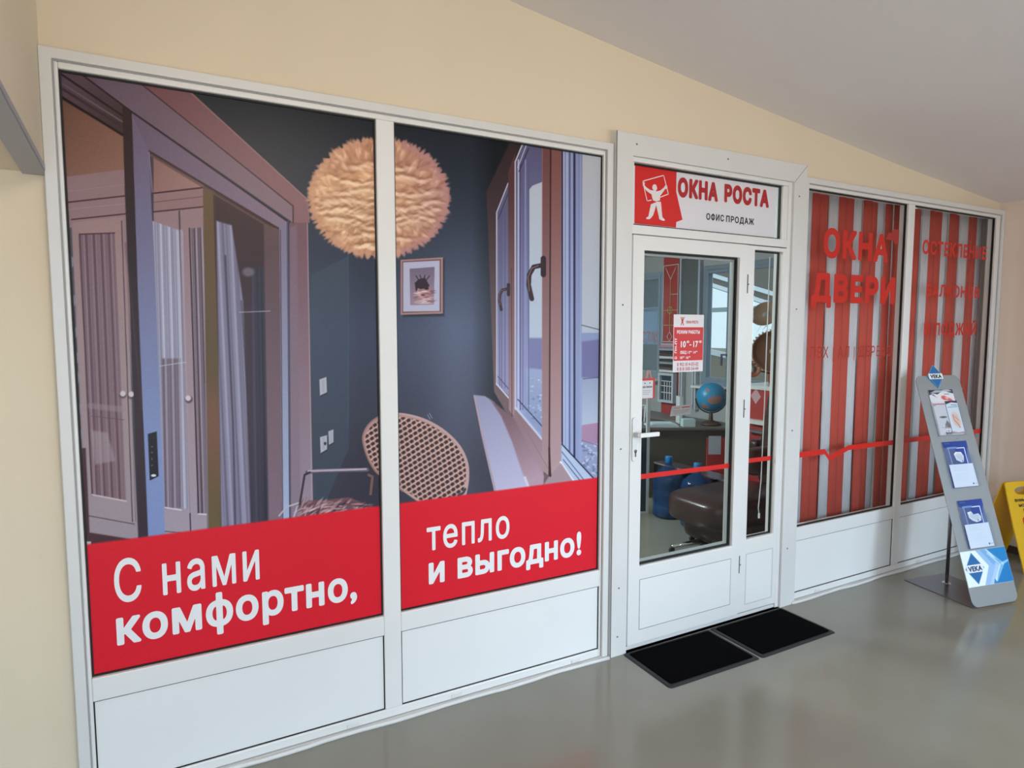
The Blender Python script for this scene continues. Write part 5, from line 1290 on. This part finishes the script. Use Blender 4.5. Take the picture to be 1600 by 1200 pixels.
# picture frame / empty sample frame on the desk
m_ = MB(); fm_ = mat('thin_white_frame', (200, 208, 212), 0.4)
m_.tube([D(-0.14, 0.3, TOP + 0.012), D(-0.10, 0.34, TOP + 0.19)], 0.010, fm_, 4); m_.tube([D(-0.10, 0.34, TOP + 0.19), D(0.10, 0.34, TOP + 0.17)], 0.010, fm_, 4); m_.tube([D(0.10, 0.34, TOP + 0.17), D(0.08, 0.3, TOP + 0.012)], 0.010, fm_, 4)
tag(m_.build('easel_frame', None, origin=tuple(D(-0.02, 0.3, TOP))), 'thin white open frame standing on the desk behind the price tag pole', 'frame')
# folder
m_ = MB(); pts = [D(0.42, 0.24, TOP + 0.001), D(0.455, 0.24, TOP + 0.001), D(0.455, 0.38, TOP + 0.001), D(0.42, 0.38, TOP + 0.001)]; m_.prism(pts, (0, 0, 0.27), mat('folder_white', (214, 222, 222), 0.5)); m_.box((0, 0, 0), (0.001, 0.001, 0.001), GAP) if False else None
tag(m_.build('folder', None, origin=tuple(pts[0]), bevel=0.002), 'upright white folder directly left of the globe', 'folder')

# globe
gc = D(0.72, 0.19, TOP + 0.275); R_ = 0.145
globe = empty('globe', (gc.x, gc.y, TOP), 'large blue globe on a brown stand on the desk', 'globe')
gm = bpy.data.materials.new('globe_map'); gm.use_nodes = True; nt = gm.node_tree; b = nt.nodes['Principled BSDF']
tc = nt.nodes.new('ShaderNodeTexCoord'); n = nt.nodes.new('ShaderNodeTexNoise'); n.inputs['Scale'].default_value = 7.5; n.inputs['Detail'].default_value = 5
r = nt.nodes.new('ShaderNodeValToRGB'); r.color_ramp.interpolation = 'LINEAR'
r.color_ramp.elements[0].position = 0.0; r.color_ramp.elements[0].color = (*lin((34, 130, 178)), 1); r.color_ramp.elements[1].position = 0.54; r.color_ramp.elements[1].color = (*lin((40, 140, 186)), 1)
e_ = r.color_ramp.elements.new(0.57); e_.color = (*lin((176, 120, 116)), 1); e_ = r.color_ramp.elements.new(0.70); e_.color = (*lin((150, 130, 100)), 1)
nt.links.new(tc.outputs['Object'], n.inputs['Vector']); nt.links.new(n.outputs['Fac'], r.inputs['Fac']); nt.links.new(r.outputs[0], b.inputs['Base Color']); b.inputs['Roughness'].default_value = 0.35
m_ = MB(); tilt = Matrix.Rotation(radians(23), 3, 'Y'); m_.lathe(gc, [(R_ * sin(pi * k / 20) + 0.0005, -R_ * cos(pi * k / 20)) for k in range(21)], gm, 36, tilt=tilt); m_.build('sphere', globe, smooth=True)
BRN = mat('stand_dark_wood', (78, 62, 54), 0.5)
m_ = MB(); arc = [gc + Vector((du.x, du.y, 0)) * ((R_ + 0.012) * sin(a)) - Vector((0, 0, (R_ + 0.012) * cos(a))) for a in [radians(q) for q in range(-85, 120, 12)]]; m_.tube(arc, 0.007, BRN, 8); m_.build('meridian', globe, smooth=True)
m_ = MB(); m_.lathe((gc.x, gc.y, TOP + 0.001), [(0.10, 0), (0.10, 0.012), (0.07, 0.03), (0.022, 0.045), (0.018, 0.118), (0.014, 0.125)], BRN, 28); m_.build('foot', globe, smooth=True)

# black low cabinet with metal edge
lc = empty('black_low_cabinet', (4.07, 1.6, 0), 'glossy black low cabinet with a metal edge behind the water bottles', 'cabinet')
BLG = mat('gloss_black', (20, 20, 26), 0.12)
m_ = MB(); m_.box((4.0, 1.24, 0.0), (4.16, 2.12, 0.385), BLG); m_.build('body', lc, bevel=0.003)
m_ = MB(); m_.box((3.992, 1.235, 0.385), (4.165, 2.12, 0.40), mat('cabinet_edge_metal', (188, 176, 190), 0.2, metal=0.8)); m_.build('metal_edge', lc, bevel=0.002)
m_ = MB(); m_.box((3.9955, 1.3, 0.20), (4.0, 1.36, 0.25), mat('socket_pale', (160, 176, 182), 0.5)); m_.build('socket', lc)

# red cabinet with notices at the right of the desk
rcab = empty('red_cabinet', (4.95, 1.62, 0), 'red cabinet with paper notices right of the desk', 'cabinet')
m_ = MB(); m_.box((4.86, 1.20, 0.0), (5.30, 1.88, 1.08), REDB); m_.build('body', rcab, bevel=0.004)
m_ = MB(); m_.box((4.84, 1.18, 1.08), (5.32, 1.90, 1.12), PVC); m_.build('cabinet_top', rcab, bevel=0.003)
dc_ = onX(1181, 619, 4.857)
m_ = MB(); m_.prism([(4.857, dc_[1], dc_[2] + 0.075), (4.857, dc_[1] - 0.06, dc_[2]), (4.857, dc_[1], dc_[2] - 0.075), (4.857, dc_[1] + 0.06, dc_[2])], (0.003, 0, 0), mat('notice_pink', (214, 170, 176), 0.6)); m_.build('notice', rcab)
m_ = MB(); m_.box((4.80, 1.45, 0.76), (4.86, 1.75, 0.80), PVC); m_.box((4.80, 1.45, 0.68), (4.86, 1.75, 0.70), mat('grey_tray', (120, 126, 128), 0.5)); m_.build('paper_tray', rcab)
m_ = MB(); dbox(m_, 0.63, 0.85, -0.012, 0.02, 0.03, 0.60, REDB); rp = m_.build('red_panel', desk)
m_ = MB(); dbox(m_, 0.64, 0.76, -0.016, -0.012, 0.44, 0.62, mat('notice_paper', (186, 200, 214), 0.6)); m_.build('notice', rp)
# water bottles: one kind, two copies
bottle = empty('water_bottle', (3.835, 1.735, 0), 'blue water bottle on the floor nearest the free standing white frame', 'bottle', 'large water bottles by the black cabinet')
BLUE = bpy.data.materials.new('bottle_blue_plastic'); BLUE.use_nodes = True; nt = BLUE.node_tree; b = nt.nodes['Principled BSDF']
b.inputs['Base Color'].default_value = (*lin((34, 74, 122)), 1); b.inputs['Roughness'].default_value = 0.08; b.inputs['Alpha'].default_value = 0.55
bx_, by_ = 3.835, 1.735
m_ = MB(); m_.lathe((bx_, by_, 0.0), [(0.115, 0), (0.132, 0.015), (0.134, 0.10), (0.128, 0.115), (0.134, 0.13), (0.134, 0.24), (0.127, 0.255), (0.134, 0.27), (0.134, 0.34), (0.12, 0.38), (0.07, 0.425), (0.03, 0.445), (0.027, 0.485)], BLUE, 36); m_.build('body', bottle, smooth=True)
m_ = MB(); m_.lathe((bx_, by_, 0.475), [(0.031, 0), (0.033, 0.004), (0.033, 0.05), (0.029, 0.058)], mat('cap_blue', (34, 122, 184), 0.35), 24); m_.build('cap', bottle, smooth=True)
m_ = MB(); m_.lathe((bx_, by_, 0.006), [(0.112, 0), (0.125, 0.012), (0.127, 0.095), (0.122, 0.10)], mat('water_blue', (36, 88, 150), 0.1), 30); m_.build('water', bottle, smooth=True)
def copy_tree(o, loc, label):
    r_ = o.copy(); COL.objects.link(r_); r_.location = loc; r_['label'] = label
    for c_ in list(o.children):
        k = c_.copy(); COL.objects.link(k); k.parent = r_
    return r_
copy_tree(bottle, (3.845, 1.40, 0), 'blue water bottle on the floor half hidden by the leather armchair')

# free standing white frame with dark glass (left edge of the door view)
ws = empty('display_frame', (3.66, 1.9, 0), 'free standing white door frame sample inside, left behind the door handle', 'frame')
WF = mat('frame_grey_white', (188, 196, 200), 0.4)
fa = Vector((3.735, 1.875, 0)); fdir = Vector((-0.93, 0.36, 0)).normalized(); fnn = Vector((fdir.y, -fdir.x, 0))
def fbox(mb, a0, a1, z0, z1, mt_, t=0.03): 
    p = [fa + fdir * a0, fa + fdir * a1, fa + fdir * a1 + fnn * t, fa + fdir * a0 + fnn * t]; mb.prism([(q.x, q.y, z0) for q in p], (0, 0, z1 - z0), mt_)
m_ = MB(); fbox(m_, 0, 0.028, 0, 1.28, WF); fbox(m_, 0.67, 0.70, 0, 1.28, WF); fbox(m_, 0.028, 0.67, 0, 0.02, WF); fbox(m_, 0.028, 0.67, 1.20, 1.28, WF); m_.build('frame', ws, bevel=0.002)
m_ = MB(); fbox(m_, 0.028, 0.67, 0.02, 0.72, mat('dark_panel', (52, 62, 74), 0.25), 0.012); m_.build('dark_panel', ws)
m_ = MB(); fbox(m_, 0.12, 0.155, 0.55, 0.62, mat('latch_grey', (120, 128, 132), 0.4), 0.04); m_.build('latch', ws)

# leather armchair
LEA = mat('brown_leather', (66, 46, 44), 0.28, noise=0.15, nscale=12, bump=0.2, bscale=120)
arm = empty('leather_armchair', (3.75, 0.92, 0), 'brown leather office armchair with chrome foot just inside the door', 'chair')
def cushion(name, c, s, parent, rot=None, taper=0.0):
    """rounded box: subdivided and inflated"""
    bm = bmesh.new(); bmesh.ops.create_cube(bm, size=1.0); bmesh.ops.subdivide_edges(bm, edges=bm.edges[:], cuts=7, use_grid_fill=True)
    M3 = rot or Matrix.Identity(3)
    for v in bm.verts:
        p = v.co * 2; n4 = (abs(p.x) ** 5 + abs(p.y) ** 5 + abs(p.z) ** 5) ** 0.2
        q = p / n4 * max(abs(p.x), abs(p.y), abs(p.z)); q = Vector((q.x * (1 + taper * q.z), q.y * (1 + taper * q.z), q.z))
        q = Vector((q.x * s[0] / 2, q.y * s[1] / 2, q.z * s[2] / 2)); v.co = M3 @ q
    me = bpy.data.meshes.new(name); bm.to_mesh(me); bm.free(); me.materials.append(LEA)
    me.polygons.foreach_set('use_smooth', [True] * len(me.polygons))
    o = bpy.data.objects.new(name, me); link(o, parent); o.location = Vector(c) - Vector(parent.location)
    return o
cushion('seat', (3.75, 0.93, 0.31), (0.92, 0.60, 0.24), arm)
cushion('seat_base', (3.83, 0.93, 0.165), (0.78, 0.56, 0.27), arm)
cushion('backrest', (4.30, 0.88, 0.80), (0.17, 0.44, 0.88), arm, rot=Matrix.Rotation(radians(10), 3, 'Y'))
cushion('armrest', (3.84, 0.645, 0.70), (0.58, 0.12, 0.20), arm); cushion('armrest', (4.27, 1.14, 0.66), (0.18, 0.09, 0.16), arm)
for sy_ in (-1,):
    m_ = MB(); m_.tube([(4.05, 0.93 + sy_ * 0.29, 0.60), (3.98, 0.93 + sy_ * 0.29, 0.45), (3.90, 0.93 + sy_ * 0.27, 0.32)], 0.016, CHROME, 10); m_.build('arm_support', arm, smooth=True)
m_ = MB(); m_.tube([(3.56, 0.95, 0.045), (3.56, 0.95, 0.09)], 0.03, CHROME, 16); m_.build('gas_column', arm, smooth=True)
for k in range(5):
    a = radians(174 + 72 * k); m_ = MB(); rl_ = 0.36 if k == 0 else 0.17; e_ = Vector((3.56 + rl_ * cos(a), 0.95 + rl_ * sin(a), 0.05))
    m_.tube([(3.56, 0.95, 0.06), e_], [0.024, 0.013], CHROME, 10); lg = m_.build('leg', arm, smooth=True)
    m_ = MB(); m_.lathe((e_.x, e_.y, 0.024), [(0.018, -0.010), (0.023, -0.008), (0.023, 0.008), (0.018, 0.010)], GASKET, 16, tilt=Matrix.Rotation(radians(90), 3, 'X')); m_.build('caster', lg)

# plant, straw hats and woven plates seen through the narrow glass
LEAF = mat('dark_leaf', (44, 58, 48), 0.5); STR = mat('brown_wood_plate', (124, 88, 66), 0.45, noise=0.2, nscale=6)
pl = empty('potted_plant', (5.18, 1.76, 1.121), 'dark spiky potted plant behind the round plates in the narrow glass', 'plant')
m_ = MB(); m_.lathe((5.18, 1.76, 1.122), [(0.055, 0), (0.07, 0.12), (0.078, 0.13), (0.078, 0.15), (0.06, 0.15)], mat('terracotta', (150, 84, 60), 0.7), 20); m_.build('pot', pl, smooth=False)
m_ = MB(); m_.tube([(5.18, 1.76, 1.25), (5.18, 1.77, 1.6), (5.19, 1.78, 1.90)], [0.015, 0.012, 0.008], BRN, 8); m_.build('stem', pl)
m_ = MB(); rs = random.Random(9)
for k in range(64):
    a = rs.uniform(0, 2 * pi); z0 = rs.uniform(1.45, 1.88); L = rs.uniform(0.12, 0.22); up0 = rs.uniform(0.2, 1.2)
    p = [Vector((5.19, 1.77, z0)) + Vector((cos(a) * L * t, sin(a) * L * t, L * (up0 * t - 1.1 * t * t))) for t in (0, .25, .5, .75, 1)]
    for q in range(4):
        w0 = 0.009 * (1 - q / 4) + 0.002; w1 = 0.009 * (1 - (q + 1) / 4) + 0.001; n_ = Vector((-sin(a), cos(a), 0))
        m_.add([p[q] - n_ * w0, p[q] + n_ * w0, p[q + 1] + n_ * w1, p[q + 1] - n_ * w1], [(0, 1, 2, 3)], LEAF)
o = m_.build('leaves', pl); o['kind'] = 'stuff'
def plate(c, r_, nrm_, label, teeth=True, col=STR, name='round_plate', cat='plate'):
    root = empty(name, tuple(c), label, cat, 'round souvenirs on the red cabinet')
    q = Vector((0, 0, 1)).rotation_difference(Vector(nrm_)).to_matrix()
    m_ = MB(); m_.lathe(c, [(0.004, 0.0), (r_ * 0.3, 0.004), (r_ * 0.86, 0.006), (r_ * 0.93, 0.022), (r_, 0.026), (r_, 0.016), (r_ * 0.5, -0.008), (0.004, -0.008)], col, 40, tilt=q); m_.build('disc', root, smooth=True)
    if teeth:
        m_ = MB(); n = 34
        for k in range(n):
            a = 2 * pi * k / n; p = Vector(c) + q @ Vector((r_ * 1.04 * cos(a), r_ * 1.04 * sin(a), 0.018)); m_.lathe(p, [(0.001, -0.009), (0.008, -0.005), (0.009, 0.003), (0.001, 0.01)], mat('bead_pale', (190, 180, 160), 0.5), 8)
        m_.build('beaded_rim', root)
    m_ = MB(); m_.lathe(Vector(c) + q @ Vector((0, 0, 0.006)), [(0.03, -0.002), (0.03, 0.004), (0.018, 0.014), (0.003, 0.018)], mat('boss_grey', (150, 156, 148), 0.4), 18, tilt=q); m_.build('boss', root)
    return root
vdir = Vector((-0.80, -0.55, 0.15)).normalized()
plate(Vector(onY(1208, 549, 1.36)), 0.178, vdir, 'large brown round plate with beaded rim on the red cabinet')
plate(Vector(onY(1197, 492, 1.60)), 0.135, Vector((-0.75, -0.3, 0.6)).normalized(), 'pale brown straw hat hanging above the beaded plate', teeth=False, col=mat('straw_brown', (150, 126, 104), 0.8), name='straw_hat', cat='hat')
plate(Vector(onY(1176, 577, 1.60)), 0.075, vdir, 'small orange brown plate left of the large beaded plate', teeth=False, col=mat('orange_wood', (148, 80, 46), 0.5))
# stand that carries the plates
pA, pB, pC = [Vector(onY(*q)) for q in ((1208, 549, 1.36), (1197, 492, 1.60), (1176, 577, 1.60))]
m_ = MB(); m_.tube([(5.0, 1.45, 1.125), (5.0, 1.45, 1.70)], 0.010, BRN, 8)
m_.tube([(5.0, 1.45, pA.z), pA + Vector((0.012, 0.012, 0))], 0.008, BRN, 8); m_.tube([(5.0, 1.45, 1.60), pB + Vector((0.02, -0.01, -0.02))], 0.007, BRN, 8); m_.tube([(5.0, 1.45, 1.2), pC + Vector((0.015, 0.012, 0))], 0.007, BRN, 8)
m_.lathe((5.0, 1.45, 1.122), [(0.08, 0), (0.08, 0.012), (0.012, 0.02)], BRN, 20)
tag(m_.build('souvenir_stand', None, origin=(5.0, 1.45, 1.122)), 'thin dark stand on the red cabinet holding the round plates', 'stand')
# white pull cord hanging beside the narrow glass
m_ = MB(); cpts = [(3.058, 0.075, 2.05), (3.056, 0.078, 1.2), (3.05, 0.08, 0.75), (3.04, 0.085, 0.58), (3.048, 0.085, 0.545)]
m_.tube(cpts, 0.0028, WHITEV, 8); pc = m_.build('pull_cord', None, origin=cpts[0], smooth=True); tag(pc, 'white pull cord hanging inside the narrow glass beside the door', 'cord')
m_ = MB(); m_.tube([(3.048, 0.085, 0.55), (3.048, 0.085, 0.52)], 0.006, WHITEV, 8); m_.build('cord_weight', pc)
# unseen lamp bodies added to go with the two ceiling fill lights
for nm, loc, w, d, lab in (('added_ceiling_lamp', (0.8, -3.0), 1.3, 0.36, 'unseen flat ceiling lamp added over the corridor'), ('added_ceiling_lamp', (1.2, 2.8), 1.3, 0.66, 'unseen flat ceiling lamp added in the office')):
    zc = ceil_z(loc[0] + w / 2) - 0.0
    zl = 2.97 if loc[1] < 0 else 2.80
    m_ = MB(); m_.box((loc[0] - w / 2, loc[1] - d / 2, zl), (loc[0] + w / 2, loc[1] + d / 2, ceil_z(loc[0] + w / 2) + 0.01), PVC2)
    tag(m_.build(nm, None, origin=(loc[0], loc[1], zl)), lab, 'added lamp')
